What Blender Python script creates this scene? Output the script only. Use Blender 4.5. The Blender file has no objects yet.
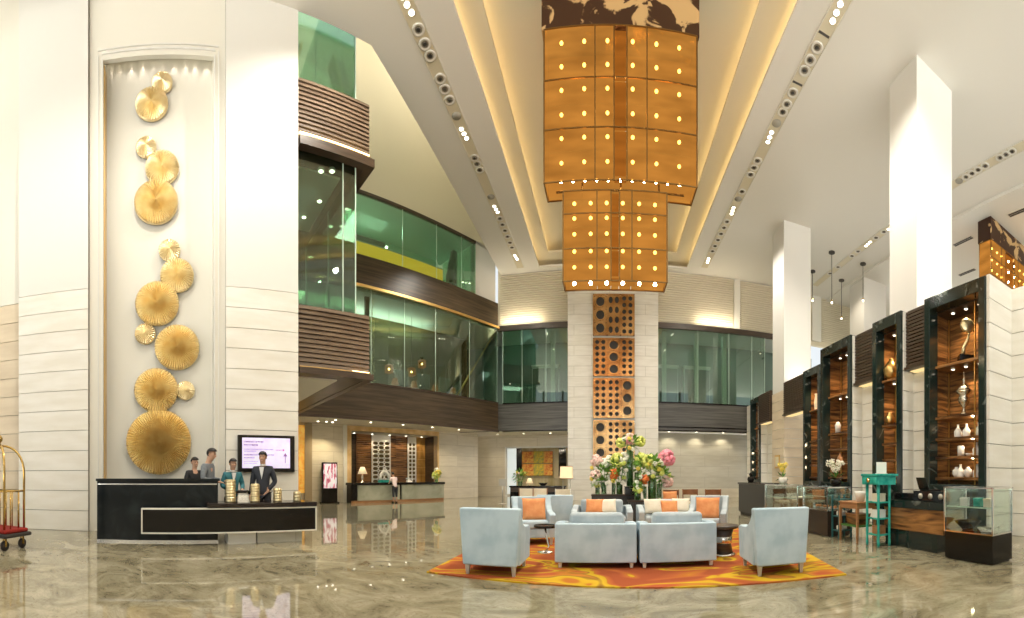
import bpy, bmesh, math, random
from mathutils import Vector, Matrix
random.seed(7)
SC = bpy.context.scene
COL = SC.collection
PI = math.pi
R = math.radians

# ------------------------------------------------------------------ camera (a cylindrical panorama, 144 degrees wide)
F, X0, YH, HC = 407.0, 605.0, 476.0, 1.3
cd = bpy.data.cameras.new('camera')
cam = bpy.data.objects.new('camera', cd)
COL.objects.link(cam)
cam.location = (0, 0, HC)
cam.rotation_euler = (PI / 2, 0, 0)
cd.type = 'PANO'
cd.panorama_type = 'CENTRAL_CYLINDRICAL'
cd.central_cylindrical_range_u_min = (0 - X0) / F
cd.central_cylindrical_range_u_max = (1024 - X0) / F
cd.central_cylindrical_range_v_min = -(618 - YH) / F
cd.central_cylindrical_range_v_max = YH / F
SC.camera = cam

def th(px): return (px - X0) / F
def gp(px, py):
    d = F * HC / (py - YH)
    return (d * math.sin(th(px)), d * math.cos(th(px)))
def pd(px, d): return (d * math.sin(th(px)), d * math.cos(th(px)))
def zz(py, d): return HC + (YH - py) / F * d
def xon(px, Y): return Y * math.tan(th(px))
def yon(px, X): return X / math.tan(th(px))
A61 = R(61)
U = (math.cos(A61), math.sin(A61))
N = (-math.sin(A61), math.cos(A61))
def son(px, k): return k * math.tan(th(px) + A61)
def LW(s, k, z=0.0): return (s * U[0] + k * N[0], s * U[1] + k * N[1], z)

# ------------------------------------------------------------------ materials
def new_mat(name):
    m = bpy.data.materials.new(name)
    m.use_nodes = True
    nt = m.node_tree
    nt.nodes.clear()
    out = nt.nodes.new('ShaderNodeOutputMaterial')
    return m, nt, out
def rgb(c): return (c[0], c[1], c[2], 1.0)
def mat(name, col, rough=0.5, metal=0.0, col2=None, scale=4.0, stretch=(1, 1, 1), detail=4.0, distort=0.0, bump=0.0, lo=0.35, hi=0.65, coat=0.0, emit=0.0, spec=0.5):
    m, nt, out = new_mat(name)
    b = nt.nodes.new('ShaderNodeBsdfPrincipled')
    nt.links.new(b.outputs[0], out.inputs[0])
    b.inputs['Base Color'].default_value = rgb(col)
    b.inputs['Roughness'].default_value = rough
    b.inputs['Metallic'].default_value = metal
    b.inputs['Specular IOR Level'].default_value = spec
    b.inputs['Coat Weight'].default_value = coat
    b.inputs['Coat Roughness'].default_value = 0.05
    if emit:
        b.inputs['Emission Color'].default_value = rgb(col)
        b.inputs['Emission Strength'].default_value = emit
    if col2 is not None or bump:
        tc = nt.nodes.new('ShaderNodeTexCoord')
        mp = nt.nodes.new('ShaderNodeMapping')
        mp.inputs['Scale'].default_value = stretch
        nz = nt.nodes.new('ShaderNodeTexNoise')
        nz.inputs['Scale'].default_value = scale
        nz.inputs['Detail'].default_value = detail
        nz.inputs['Distortion'].default_value = distort
        nt.links.new(tc.outputs['Object'], mp.inputs[0])
        nt.links.new(mp.outputs[0], nz.inputs['Vector'])
        if col2 is not None:
            rp = nt.nodes.new('ShaderNodeValToRGB')
            rp.color_ramp.elements[0].position = lo
            rp.color_ramp.elements[0].color = rgb(col)
            rp.color_ramp.elements[1].position = hi
            rp.color_ramp.elements[1].color = rgb(col2)
            nt.links.new(nz.outputs[0], rp.inputs[0])
            nt.links.new(rp.outputs[0], b.inputs['Base Color'])
            if emit:
                nt.links.new(rp.outputs[0], b.inputs['Emission Color'])
        if bump:
            bp = nt.nodes.new('ShaderNodeBump')
            bp.inputs['Strength'].default_value = bump
            bp.inputs['Distance'].default_value = 0.02
            nt.links.new(nz.outputs[0], bp.inputs['Height'])
            nt.links.new(bp.outputs[0], b.inputs['Normal'])
    return m
def emat(name, col, strength):
    m, nt, out = new_mat(name)
    e = nt.nodes.new('ShaderNodeEmission')
    e.inputs[0].default_value = rgb(col)
    e.inputs[1].default_value = strength
    nt.links.new(e.outputs[0], out.inputs[0])
    return m
def glass(name, tint, refl=0.09, rough=0.02):
    m, nt, out = new_mat(name)
    t = nt.nodes.new('ShaderNodeBsdfTransparent')
    t.inputs[0].default_value = rgb(tint)
    g = nt.nodes.new('ShaderNodeBsdfGlossy')
    g.inputs['Color'].default_value = (0.95, 1, 0.97, 1)
    g.inputs['Roughness'].default_value = rough
    lw = nt.nodes.new('ShaderNodeLayerWeight')
    lw.inputs[0].default_value = 0.25
    mr = nt.nodes.new('ShaderNodeMath')
    mr.operation = 'MULTIPLY_ADD'
    mr.inputs[1].default_value = 0.6
    mr.inputs[2].default_value = refl
    nt.links.new(lw.outputs['Fresnel'], mr.inputs[0])
    mx = nt.nodes.new('ShaderNodeMixShader')
    nt.links.new(mr.outputs[0], mx.inputs[0])
    nt.links.new(t.outputs[0], mx.inputs[1])
    nt.links.new(g.outputs[0], mx.inputs[2])
    nt.links.new(mx.outputs[0], out.inputs[0])
    return m
def tile_mat(name, c1, c2, joint, w, h, rough=0.3, offset=0.5, js=0.012):
    m, nt, out = new_mat(name)
    b = nt.nodes.new('ShaderNodeBsdfPrincipled')
    b.inputs['Roughness'].default_value = rough
    tc = nt.nodes.new('ShaderNodeTexCoord')
    sp = nt.nodes.new('ShaderNodeSeparateXYZ')
    ad = nt.nodes.new('ShaderNodeMath')
    cb = nt.nodes.new('ShaderNodeCombineXYZ')
    nt.links.new(tc.outputs['Object'], sp.inputs[0])
    nt.links.new(sp.outputs[0], ad.inputs[0])
    nt.links.new(sp.outputs[1], ad.inputs[1])
    nt.links.new(ad.outputs[0], cb.inputs[0])
    nt.links.new(sp.outputs[2], cb.inputs[1])
    br = nt.nodes.new('ShaderNodeTexBrick')
    br.inputs['Scale'].default_value = 1.0
    br.inputs['Brick Width'].default_value = w
    br.inputs['Row Height'].default_value = h
    br.inputs['Mortar Size'].default_value = js
    br.inputs['Mortar Smooth'].default_value = 0.1
    br.offset = offset
    br.inputs['Color1'].default_value = rgb(c1)
    br.inputs['Color2'].default_value = rgb(c2)
    br.inputs['Mortar'].default_value = rgb(joint)
    nt.links.new(cb.outputs[0], br.inputs['Vector'])
    nz = nt.nodes.new('ShaderNodeTexNoise')
    nz.inputs['Scale'].default_value = 1.4
    nz.inputs['Detail'].default_value = 6
    mp = nt.nodes.new('ShaderNodeMapping')
    mp.inputs['Scale'].default_value = (1, 1, 5)
    nt.links.new(tc.outputs['Object'], mp.inputs[0])
    nt.links.new(mp.outputs[0], nz.inputs['Vector'])
    mx = nt.nodes.new('ShaderNodeMix')
    mx.data_type = 'RGBA'
    mx.blend_type = 'MULTIPLY'
    mx.inputs[0].default_value = 0.35
    rp = nt.nodes.new('ShaderNodeValToRGB')
    rp.color_ramp.elements[0].position = 0.3
    rp.color_ramp.elements[0].color = (0.62, 0.58, 0.5, 1)
    rp.color_ramp.elements[1].position = 0.7
    rp.color_ramp.elements[1].color = (1, 1, 1, 1)
    nt.links.new(nz.outputs[0], rp.inputs[0])
    nt.links.new(br.outputs['Color'], mx.inputs[6])
    nt.links.new(rp.outputs[0], mx.inputs[7])
    nt.links.new(mx.outputs[2], b.inputs['Base Color'])
    nt.links.new(b.outputs[0], out.inputs[0])
    return m
def floor_mat():
    m, nt, out = new_mat('polished_marble')
    b = nt.nodes.new('ShaderNodeBsdfPrincipled')
    b.inputs['Roughness'].default_value = 0.035
    b.inputs['IOR'].default_value = 1.95
    b.inputs['Specular IOR Level'].default_value = 0.5
    tc = nt.nodes.new('ShaderNodeTexCoord')
    mp = nt.nodes.new('ShaderNodeMapping')
    mp.inputs['Rotation'].default_value = (0, 0, 0.6)
    mp.inputs['Scale'].default_value = (1, 1.35, 1)
    n1 = nt.nodes.new('ShaderNodeTexNoise')
    n1.inputs['Scale'].default_value = 1.3
    n1.inputs['Detail'].default_value = 10
    n1.inputs['Roughness'].default_value = 0.68
    n1.inputs['Distortion'].default_value = 1.6
    r1 = nt.nodes.new('ShaderNodeValToRGB')
    r1.color_ramp.elements[0].position = 0.3
    r1.color_ramp.elements[0].color = (0.13, 0.112, 0.066, 1)
    r1.color_ramp.elements[1].position = 0.68
    r1.color_ramp.elements[1].color = (0.42, 0.385, 0.275, 1)
    e = r1.color_ramp.elements.new(0.48)
    e.color = (0.27, 0.24, 0.155, 1)
    n2 = nt.nodes.new('ShaderNodeTexNoise')
    n2.inputs['Scale'].default_value = 2.6
    n2.inputs['Detail'].default_value = 8
    n2.inputs['Distortion'].default_value = 2.5
    r2 = nt.nodes.new('ShaderNodeValToRGB')
    r2.color_ramp.elements[0].position = 0.485
    r2.color_ramp.elements[0].color = (1, 1, 1, 1)
    r2.color_ramp.elements[1].position = 0.515
    r2.color_ramp.elements[1].color = (1, 1, 1, 1)
    e = r2.color_ramp.elements.new(0.5)
    e.color = (0.45, 0.38, 0.26, 1)
    mx = nt.nodes.new('ShaderNodeMix')
    mx.data_type = 'RGBA'
    mx.blend_type = 'MULTIPLY'
    mx.inputs[0].default_value = 0.55
    nt.links.new(tc.outputs['Object'], mp.inputs[0])
    nt.links.new(mp.outputs[0], n1.inputs['Vector'])
    nt.links.new(mp.outputs[0], n2.inputs['Vector'])
    nt.links.new(n1.outputs[0], r1.inputs[0])
    nt.links.new(n2.outputs[0], r2.inputs[0])
    nt.links.new(r1.outputs[0], mx.inputs[6])
    nt.links.new(r2.outputs[0], mx.inputs[7])
    nt.links.new(mx.outputs[2], b.inputs['Base Color'])
    nt.links.new(b.outputs[0], out.inputs[0])
    return m
def rug_mat():
    m, nt, out = new_mat('flame_rug')
    b = nt.nodes.new('ShaderNodeBsdfPrincipled')
    b.inputs['Roughness'].default_value = 0.95
    b.inputs['Specular IOR Level'].default_value = 0.1
    tc = nt.nodes.new('ShaderNodeTexCoord')
    mp = nt.nodes.new('ShaderNodeMapping')
    mp.inputs['Scale'].default_value = (0.8, 1.35, 1)
    mp.inputs['Rotation'].default_value = (0, 0, 0.25)
    n1 = nt.nodes.new('ShaderNodeTexNoise')
    n1.inputs['Scale'].default_value = 1.0
    n1.inputs['Detail'].default_value = 1.2
    n1.inputs['Distortion'].default_value = 1.6
    rp = nt.nodes.new('ShaderNodeValToRGB')
    cr = rp.color_ramp
    cr.elements[0].position = 0.40
    cr.elements[0].color = (0.31, 0.075, 0.028, 1)
    cr.elements[1].position = 0.66
    cr.elements[1].color = (0.40, 0.09, 0.035, 1)
    for p, c in ((0.45, (0.39, 0.105, 0.035)), (0.495, (0.42, 0.14, 0.025)), (0.51, (0.52, 0.32, 0.02)), (0.55, (0.56, 0.36, 0.025)), (0.57, (0.26, 0.13, 0.025)), (0.6, (0.50, 0.20, 0.03))):
        e = cr.elements.new(p)
        e.color = rgb(c)
    nt.links.new(tc.outputs['Object'], mp.inputs[0])
    nt.links.new(mp.outputs[0], n1.inputs['Vector'])
    nt.links.new(n1.outputs[0], rp.inputs[0])
    nt.links.new(rp.outputs[0], b.inputs['Base Color'])
    nt.links.new(b.outputs[0], out.inputs[0])
    return m
def amber_mat(name, col, alpha, glow):
    m, nt, out = new_mat(name)
    t = nt.nodes.new('ShaderNodeBsdfTransparent')
    t.inputs[0].default_value = (1.0, 0.72, 0.36, 1)
    e = nt.nodes.new('ShaderNodeEmission')
    e.inputs[0].default_value = rgb(col)
    e.inputs[1].default_value = glow
    d = nt.nodes.new('ShaderNodeBsdfTranslucent')
    d.inputs[0].default_value = rgb(col)
    ad = nt.nodes.new('ShaderNodeAddShader')
    mx = nt.nodes.new('ShaderNodeMixShader')
    mx.inputs[0].default_value = alpha
    tc = nt.nodes.new('ShaderNodeTexCoord')
    nz = nt.nodes.new('ShaderNodeTexNoise')
    nz.inputs['Scale'].default_value = 1.5
    mp = nt.nodes.new('ShaderNodeMapping')
    mp.inputs['Scale'].default_value = (0.6, 0.6, 2.0)
    rp = nt.nodes.new('ShaderNodeValToRGB')
    rp.color_ramp.elements[0].position = 0.3
    rp.color_ramp.elements[0].color = rgb([c * 0.62 for c in col])
    rp.color_ramp.elements[1].position = 0.7
    rp.color_ramp.elements[1].color = rgb(col)
    nt.links.new(tc.outputs['Object'], mp.inputs[0])
    nt.links.new(mp.outputs[0], nz.inputs['Vector'])
    nt.links.new(nz.outputs[0], rp.inputs[0])
    nt.links.new(rp.outputs[0], e.inputs[0])
    nt.links.new(e.outputs[0], ad.inputs[0])
    nt.links.new(t.outputs[0], mx.inputs[1])
    nt.links.new(e.outputs[0], mx.inputs[2])
    nt.links.new(mx.outputs[0], out.inputs[0])
    return m

M = {}
M['floor'] = floor_mat()
M['rug'] = rug_mat()
M['paint'] = mat('warm_white_paint', (0.75, 0.725, 0.645), 0.6)
M['paintw'] = mat('white_paint', (0.725, 0.715, 0.675), 0.55)
M['ceil'] = mat('ceiling_paint', (0.81, 0.795, 0.74), 0.7)
M['ceilw'] = mat('coffer_paint', (0.80, 0.72, 0.54), 0.65)
M['beige'] = mat('beige_plaster', (0.74, 0.67, 0.50), 0.7)
M['joint'] = mat('joint_shadow_grey', (0.30, 0.28, 0.24), 0.8)
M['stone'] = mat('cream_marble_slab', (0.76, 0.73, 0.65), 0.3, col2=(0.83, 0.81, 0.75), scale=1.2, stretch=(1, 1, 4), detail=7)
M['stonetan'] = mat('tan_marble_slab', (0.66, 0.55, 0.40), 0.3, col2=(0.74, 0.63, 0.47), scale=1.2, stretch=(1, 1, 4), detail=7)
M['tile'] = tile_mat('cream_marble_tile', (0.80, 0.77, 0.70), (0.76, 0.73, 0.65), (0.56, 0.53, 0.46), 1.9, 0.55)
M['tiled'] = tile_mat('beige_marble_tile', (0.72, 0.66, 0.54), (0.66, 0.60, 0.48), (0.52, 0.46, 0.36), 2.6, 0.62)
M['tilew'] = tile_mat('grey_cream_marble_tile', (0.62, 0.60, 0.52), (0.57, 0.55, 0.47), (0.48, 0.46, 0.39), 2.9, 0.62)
M['black'] = mat('black_marble', (0.008, 0.011, 0.013), 0.05, col2=(0.022, 0.03, 0.033), scale=2, detail=8, distort=1.0, lo=0.5, hi=0.8, spec=0.28)
M['blackm'] = mat('black_green_marble', (0.012, 0.022, 0.019), 0.12, col2=(0.30, 0.33, 0.30), scale=1.6, detail=12, distort=2.5, lo=0.62, hi=0.85)
M['blackp'] = mat('black_lacquer', (0.010, 0.008, 0.006), 0.2, spec=0.3)
M['dkwood'] = mat('dark_walnut', (0.035, 0.022, 0.013), 0.35, col2=(0.08, 0.05, 0.03), scale=3, stretch=(0.5, 0.5, 9), detail=8)
M['slat'] = mat('walnut_slats', (0.09, 0.06, 0.037), 0.33, col2=(0.19, 0.133, 0.085), scale=3, stretch=(0.4, 0.4, 8), detail=6)
M['fascia'] = mat('fascia_walnut', (0.036, 0.024, 0.012), 0.33, col2=(0.085, 0.056, 0.030), scale=2.2, stretch=(0.3, 0.3, 7), detail=9)
M['greywood'] = mat('grey_brown_veneer', (0.055, 0.052, 0.046), 0.33, col2=(0.12, 0.113, 0.10), scale=2, stretch=(0.3, 0.3, 9), detail=8)
M['wood'] = mat('rosewood_veneer', (0.05, 0.018, 0.006), 0.3, col2=(0.42, 0.20, 0.065), scale=2.2, stretch=(0.6, 0.6, 6), detail=8, distort=0.7)
M['woodl'] = mat('teak', (0.32, 0.15, 0.06), 0.4, col2=(0.42, 0.21, 0.09), scale=4, stretch=(1, 1, 8))
M['gold'] = mat('hammered_gold', (0.86, 0.70, 0.40), 0.40, 1.0, col2=(0.95, 0.84, 0.57), scale=5)
M['goldtrim'] = mat('gilt_trim', (0.78, 0.52, 0.20), 0.3, 1.0)
M['bronze'] = mat('gilded_bronze_screen', (0.38, 0.20, 0.075), 0.26, 1.0, col2=(0.74, 0.50, 0.24), scale=0.9)
M['brass'] = mat('polished_brass', (0.58, 0.39, 0.13), 0.22, 1.0)
M['brassp'] = mat('pale_brass', (0.83, 0.70, 0.42), 0.3, 0.9)
M['chrome'] = mat('chrome', (0.8, 0.8, 0.8), 0.12, 1.0)
M['silver'] = mat('antique_silver', (0.55, 0.48, 0.38), 0.25, 1.0, col2=(0.75, 0.7, 0.6), scale=9)
M['whiteplastic'] = mat('white_enamel', (0.82, 0.82, 0.80), 0.35)
M['rim'] = mat('pale_metal_rim', (0.75, 0.73, 0.66), 0.4)
M['darkhole'] = mat('dark_recess', (0.035, 0.032, 0.028), 0.7)
M['fabric'] = mat('ice_blue_velvet', (0.38, 0.495, 0.57), 0.75, col2=(0.48, 0.59, 0.66), scale=3.2, detail=9, lo=0.38, hi=0.56)
M['fabricd'] = mat('slate_blue_velvet', (0.36, 0.42, 0.46), 0.75, col2=(0.47, 0.53, 0.56), scale=6, detail=6)
M['orange'] = mat('orange_cushion', (0.72, 0.26, 0.09), 0.8, col2=(0.82, 0.36, 0.14), scale=8)
M['cream'] = mat('cream_cushion', (0.78, 0.70, 0.55), 0.85, col2=(0.85, 0.78, 0.64), scale=8)
M['ivory'] = mat('ivory_leather', (0.75, 0.66, 0.50), 0.6)
M['greyleg'] = mat('silver_grey_leg', (0.5, 0.48, 0.42), 0.4, 0.4)
M['redcarpet'] = mat('red_carpet', (0.20, 0.008, 0.004), 0.95, col2=(0.26, 0.013, 0.006), scale=40, bump=0.3)
M['rubber'] = mat('black_rubber', (0.02, 0.015, 0.013), 0.6)
M['teal'] = mat('distressed_teal', (0.0, 0.30, 0.25), 0.45, col2=(0.04, 0.46, 0.38), scale=7, detail=6, lo=0.4, hi=0.6)
M['teald'] = mat('dark_teal', (0.012, 0.10, 0.11), 0.4)
M['white'] = mat('white_ceramic', (0.85, 0.84, 0.80), 0.25)
M['leaf'] = mat('leaf_green', (0.10, 0.28, 0.03), 0.5, col2=(0.22, 0.42, 0.06), scale=14)
M['leafd'] = mat('deep_leaf_green', (0.035, 0.14, 0.03), 0.5, col2=(0.09, 0.25, 0.05), scale=14)
M['lime'] = mat('lime_petals', (0.55, 0.62, 0.08), 0.6, col2=(0.75, 0.76, 0.25), scale=20)
M['pink'] = mat('pink_petals', (0.72, 0.16, 0.25), 0.6, col2=(0.85, 0.38, 0.42), scale=20)
M['blush'] = mat('blush_petals', (0.83, 0.50, 0.44), 0.6, col2=(0.88, 0.66, 0.58), scale=20)
M['red'] = mat('orange_red_petals', (0.78, 0.15, 0.03), 0.6, col2=(0.85, 0.25, 0.05), scale=20)
M['whitep'] = mat('white_petals', (0.84, 0.82, 0.70), 0.6)
M['yellowp'] = mat('yellow_petals', (0.85, 0.68, 0.12), 0.6)
M['glassg'] = glass('green_tinted_glass', (0.64, 0.83, 0.72))
M['glassb'] = glass('balcony_glass', (0.60, 0.73, 0.64), 0.09)
M['glassc'] = glass('clear_glass', (0.95, 0.98, 0.965), 0.02)
M['glassedge'] = mat('glass_edge', (0.55, 0.72, 0.60), 0.15, emit=0.0)
M['amber'] = amber_mat('amber_silk_shade', (0.74, 0.33, 0.062), 0.66, 0.74)
M['amberd'] = amber_mat('deep_amber_shade', (0.62, 0.21, 0.028), 0.74, 0.62)
M['bulb'] = emat('bulb_light', (1.0, 0.80, 0.46), 60)
M['led'] = emat('warm_led_strip', (1.0, 0.74, 0.36), 7)
M['led2'] = emat('soft_led_strip', (1.0, 0.72, 0.32), 1.0)
M['lens'] = emat('downlight_lens', (1.0, 0.90, 0.70), 9)
M['lens2'] = emat('shelf_spot_lens', (1.0, 0.88, 0.66), 6)
M['onyx'] = mat('backlit_onyx', (0.62, 0.27, 0.03), 0.3, col2=(0.85, 0.48, 0.10), scale=2.5, detail=6, distort=1.5, emit=0.42)
M['yellow'] = mat('backlit_yellow_panel', (1.0, 0.47, 0.02), 0.4, emit=0.8)
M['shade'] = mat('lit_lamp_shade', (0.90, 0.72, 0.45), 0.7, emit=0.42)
M['screen'] = mat('lit_screen', (0.62, 0.52, 0.80), 0.4, col2=(0.74, 0.74, 0.90), scale=2.2, emit=0.5)
M['purple'] = mat('screen_purple', (0.42, 0.20, 0.48), 0.4)
M['magenta'] = mat('screen_magenta', (0.75, 0.15, 0.45), 0.4)
M['skin'] = mat('skin', (0.55, 0.32, 0.21), 0.55)
M['hair'] = mat('dark_hair', (0.012, 0.010, 0.009), 0.5)
M['suitg'] = mat('grey_suit_wool', (0.17, 0.19, 0.21), 0.8, col2=(0.21, 0.23, 0.25), scale=30)
M['suitd'] = mat('charcoal_suit_wool', (0.03, 0.034, 0.045), 0.8)
M['suitb'] = mat('black_suit_wool', (0.018, 0.018, 0.02), 0.8)
M['tealj'] = mat('teal_jacket', (0.03, 0.16, 0.19), 0.7)
M['shirt'] = mat('white_shirt', (0.82, 0.82, 0.80), 0.7)
M['pinkshirt'] = mat('pale_pink_blouse', (0.85, 0.70, 0.68), 0.7)
M['navy'] = mat('dark_trousers', (0.025, 0.03, 0.04), 0.8)
M['water'] = glass('vase_glass', (0.80, 0.93, 0.82), 0.08)
M['curtain'] = mat('olive_drapery', (0.055, 0.050, 0.018), 0.7, col2=(0.13, 0.115, 0.04), scale=6, stretch=(3, 3, 0.05), detail=3)
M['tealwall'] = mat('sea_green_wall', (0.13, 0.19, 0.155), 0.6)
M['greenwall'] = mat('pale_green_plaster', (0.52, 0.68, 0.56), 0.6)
M['palewall'] = mat('pale_slab', (0.75, 0.80, 0.74), 0.6)
M['louver'] = mat('ivory_louver', (0.84, 0.78, 0.61), 0.5)
M['grille'] = mat('dark_vent', (0.06, 0.055, 0.05), 0.6)
M['artr'] = mat('abstract_red_orange_paint', (0.62, 0.10, 0.03), 0.6, col2=(0.90, 0.55, 0.10), scale=2.2, detail=4, distort=2.0)
M['artg'] = mat('abstract_yellow_green_paint', (0.80, 0.55, 0.04), 0.6, col2=(0.30, 0.32, 0.08), scale=2.6, detail=4, distort=2.0)

# ------------------------------------------------------------------ mesh builder
class MB:
    def __init__(self): self.v, self.f, self.s = [], [], []
    def add(self, vs, fs, smooth=False, mtx=None):
        o = len(self.v)
        for p in vs:
            p = Vector(p)
            self.v.append(tuple(mtx @ p) if mtx else tuple(p))
        for q in fs:
            self.f.append([i + o for i in q])
            self.s.append(smooth)
        return self
    def box(self, x0, x1, y0, y1, z0, z1, mtx=None):
        vs = [(x0, y0, z0), (x1, y0, z0), (x1, y1, z0), (x0, y1, z0), (x0, y0, z1), (x1, y0, z1), (x1, y1, z1), (x0, y1, z1)]
        fs = [(0, 3, 2, 1), (4, 5, 6, 7), (0, 1, 5, 4), (1, 2, 6, 5), (2, 3, 7, 6), (3, 0, 4, 7)]
        return self.add(vs, fs, False, mtx)
    def cbox(self, c, s, mtx=None):
        return self.box(c[0] - s[0] / 2, c[0] + s[0] / 2, c[1] - s[1] / 2, c[1] + s[1] / 2, c[2] - s[2] / 2, c[2] + s[2] / 2, mtx)
    def taper(self, c, s0, s1, z0, z1, off=(0, 0)):
        vs = []
        for (s, z, o) in ((s0, z0, (0, 0)), (s1, z1, off)):
            for sx, sy in ((-1, -1), (1, -1), (1, 1), (-1, 1)):
                vs.append((c[0] + o[0] + sx * s[0] / 2, c[1] + o[1] + sy * s[1] / 2, z))
        return self.add(vs, [(0, 3, 2, 1), (4, 5, 6, 7), (0, 1, 5, 4), (1, 2, 6, 5), (2, 3, 7, 6), (3, 0, 4, 7)])
    def prism(self, pts, a, b, axis='z', mtx=None):
        n = len(pts)
        def mk(p, h):
            if axis == 'z': return (p[0], p[1], h)
            if axis == 'x': return (h, p[0], p[1])
            return (p[0], h, p[1])
        vs = [mk(p, a) for p in pts] + [mk(p, b) for p in pts]
        fs = [list(range(n))[::-1], list(range(n, 2 * n))] + [(i, (i + 1) % n, n + (i + 1) % n, n + i) for i in range(n)]
        return self.add(vs, fs, False, mtx)
    def lathe(self, prof, c=(0, 0, 0), n=20, smooth=True, mtx=None):
        vs, fs = [], []
        for (r, z) in prof:
            for i in range(n):
                a = 2 * PI * i / n
                vs.append((c[0] + r * math.cos(a), c[1] + r * math.sin(a), c[2] + z))
        for j in range(len(prof) - 1):
            for i in range(n):
                k = (i + 1) % n
                fs.append((j * n + i, j * n + k, (j + 1) * n + k, (j + 1) * n + i))
        if prof[0][0] > 1e-6: fs.append(tuple(range(n))[::-1])
        if prof[-1][0] > 1e-6: fs.append(tuple(range((len(prof) - 1) * n, len(prof) * n)))
        return self.add(vs, fs, smooth, mtx)
    def tube(self, path, r, n=8, closed=False):
        path = [Vector(p) for p in path]
        rr = r if isinstance(r, (list, tuple)) else [r] * len(path)
        vs, fs = [], []
        L = len(path)
        prev = None
        for i, p in enumerate(path):
            if closed: t = path[(i + 1) % L] - path[i - 1]
            else: t = path[min(i + 1, L - 1)] - path[max(i - 1, 0)]
            t.normalize()
            if prev is None:
                a = Vector((0, 0, 1)) if abs(t.z) < 0.9 else Vector((1, 0, 0))
                u = t.cross(a).normalized()
            else:
                u = (prev - t * prev.dot(t)).normalized()
            prev = u
            w = t.cross(u)
            for k in range(n):
                an = 2 * PI * k / n
                vs.append(p + (u * math.cos(an) + w * math.sin(an)) * rr[i])
        m = L if closed else L - 1
        for i in range(m):
            j = (i + 1) % L
            for k in range(n):
                q = (k + 1) % n
                fs.append((i * n + k, i * n + q, j * n + q, j * n + k))
        if not closed:
            fs.append(tuple(range(n))[::-1])
            fs.append(tuple(range((L - 1) * n, L * n)))
        return self.add(vs, fs, True)
    def ball(self, c, r, n=12, m=8, sc=(1, 1, 1), mtx=None):
        prof = [(max(1e-7, math.sin(PI * j / m)) * r, -math.cos(PI * j / m) * r) for j in range(m + 1)]
        vs, fs = [], []
        for (q, z) in prof[1:-1]:
            for i in range(n):
                a = 2 * PI * i / n
                vs.append((c[0] + q * math.cos(a) * sc[0], c[1] + q * math.sin(a) * sc[1], c[2] + z * sc[2]))
        vs.append((c[0], c[1], c[2] - r * sc[2])); vs.append((c[0], c[1], c[2] + r * sc[2]))
        B, T = len(vs) - 2, len(vs) - 1
        for j in range(m - 2):
            for i in range(n):
                k = (i + 1) % n
                fs.append((j * n + i, j * n + k, (j + 1) * n + k, (j + 1) * n + i))
        for i in range(n):
            k = (i + 1) % n
            fs.append((B, k, i)); fs.append((T, (m - 2) * n + i, (m - 2) * n + k))
        return self.add(vs, fs, True, mtx)
    def build(self, name, material, parent=None, bevel=0.0, seg=2, subsurf=0):
        me = bpy.data.meshes.new(name)
        me.from_pydata(self.v, [], self.f)
        me.polygons.foreach_set('use_smooth', self.s)
        me.update()
        bm = bmesh.new(); bm.from_mesh(me)
        bmesh.ops.recalc_face_normals(bm, faces=bm.faces[:])
        bm.to_mesh(me); bm.free()
        return link(name, me, material, parent, bevel, seg, subsurf)

def link(name, me, material, parent=None, bevel=0.0, seg=2, subsurf=0):
    o = bpy.data.objects.new(name, me)
    COL.objects.link(o)
    if not me.materials:
        me.materials.append(M[material] if isinstance(material, str) else material)
    if parent is not None: o.parent = parent
    if bevel:
        b = o.modifiers.new('bevel', 'BEVEL')
        b.width = bevel; b.segments = seg; b.limit_method = 'ANGLE'; b.angle_limit = R(40)
        if seg > 2:
            for p in me.polygons: p.use_smooth = True
            w = o.modifiers.new('wn', 'WEIGHTED_NORMAL'); w.keep_sharp = True
    if subsurf:
        s = o.modifiers.new('sub', 'SUBSURF'); s.levels = subsurf; s.render_levels = subsurf
    return o
def tag(o, label, cat, group=None):
    o['label'] = label; o['category'] = cat
    if group: o['group'] = group
    return o
def thing(name, label, cat, loc=(0, 0, 0), rz=0.0, group=None):
    o = bpy.data.objects.new(name, None)
    COL.objects.link(o)
    o.empty_display_size = 0.1
    o.location = (loc[0], loc[1], loc[2] if len(loc) > 2 else 0.0)
    o.rotation_euler = (0, 0, rz)
    return tag(o, label, cat, group)
def struct(name, mb, m, rz=0.0, parent=None, bevel=0.0):
    o = mb.build(name, m, parent, bevel)
    if parent is None:
        o['kind'] = 'structure'
        o.rotation_euler = (0, 0, rz)
    return o
def sroot(name, rz=0.0, loc=(0, 0, 0)):
    o = bpy.data.objects.new(name, None)
    COL.objects.link(o)
    o.location = loc
    o.rotation_euler = (0, 0, rz); o['kind'] = 'structure'
    return o
def kids(o): return [c for c in bpy.data.objects if c.parent == o]
def dup(root, loc=None, rz=None, label=None, parent=None):
    r = root.copy(); COL.objects.link(r)
    if loc is not None: r.location = loc
    if rz is not None: r.rotation_euler = (0, 0, rz)
    if label: r['label'] = label
    if parent is not None: r.parent = parent
    for c in kids(root): dup(c, parent=r)
    return r
def courses(mb, x0, x1, y0, y1, z0, z1, n, gap=0.014):
    h = (z1 - z0) / n
    for i in range(n):
        mb.box(x0, x1, y0, y1, z0 + i * h + gap / 2, z0 + (i + 1) * h - gap / 2)
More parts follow.
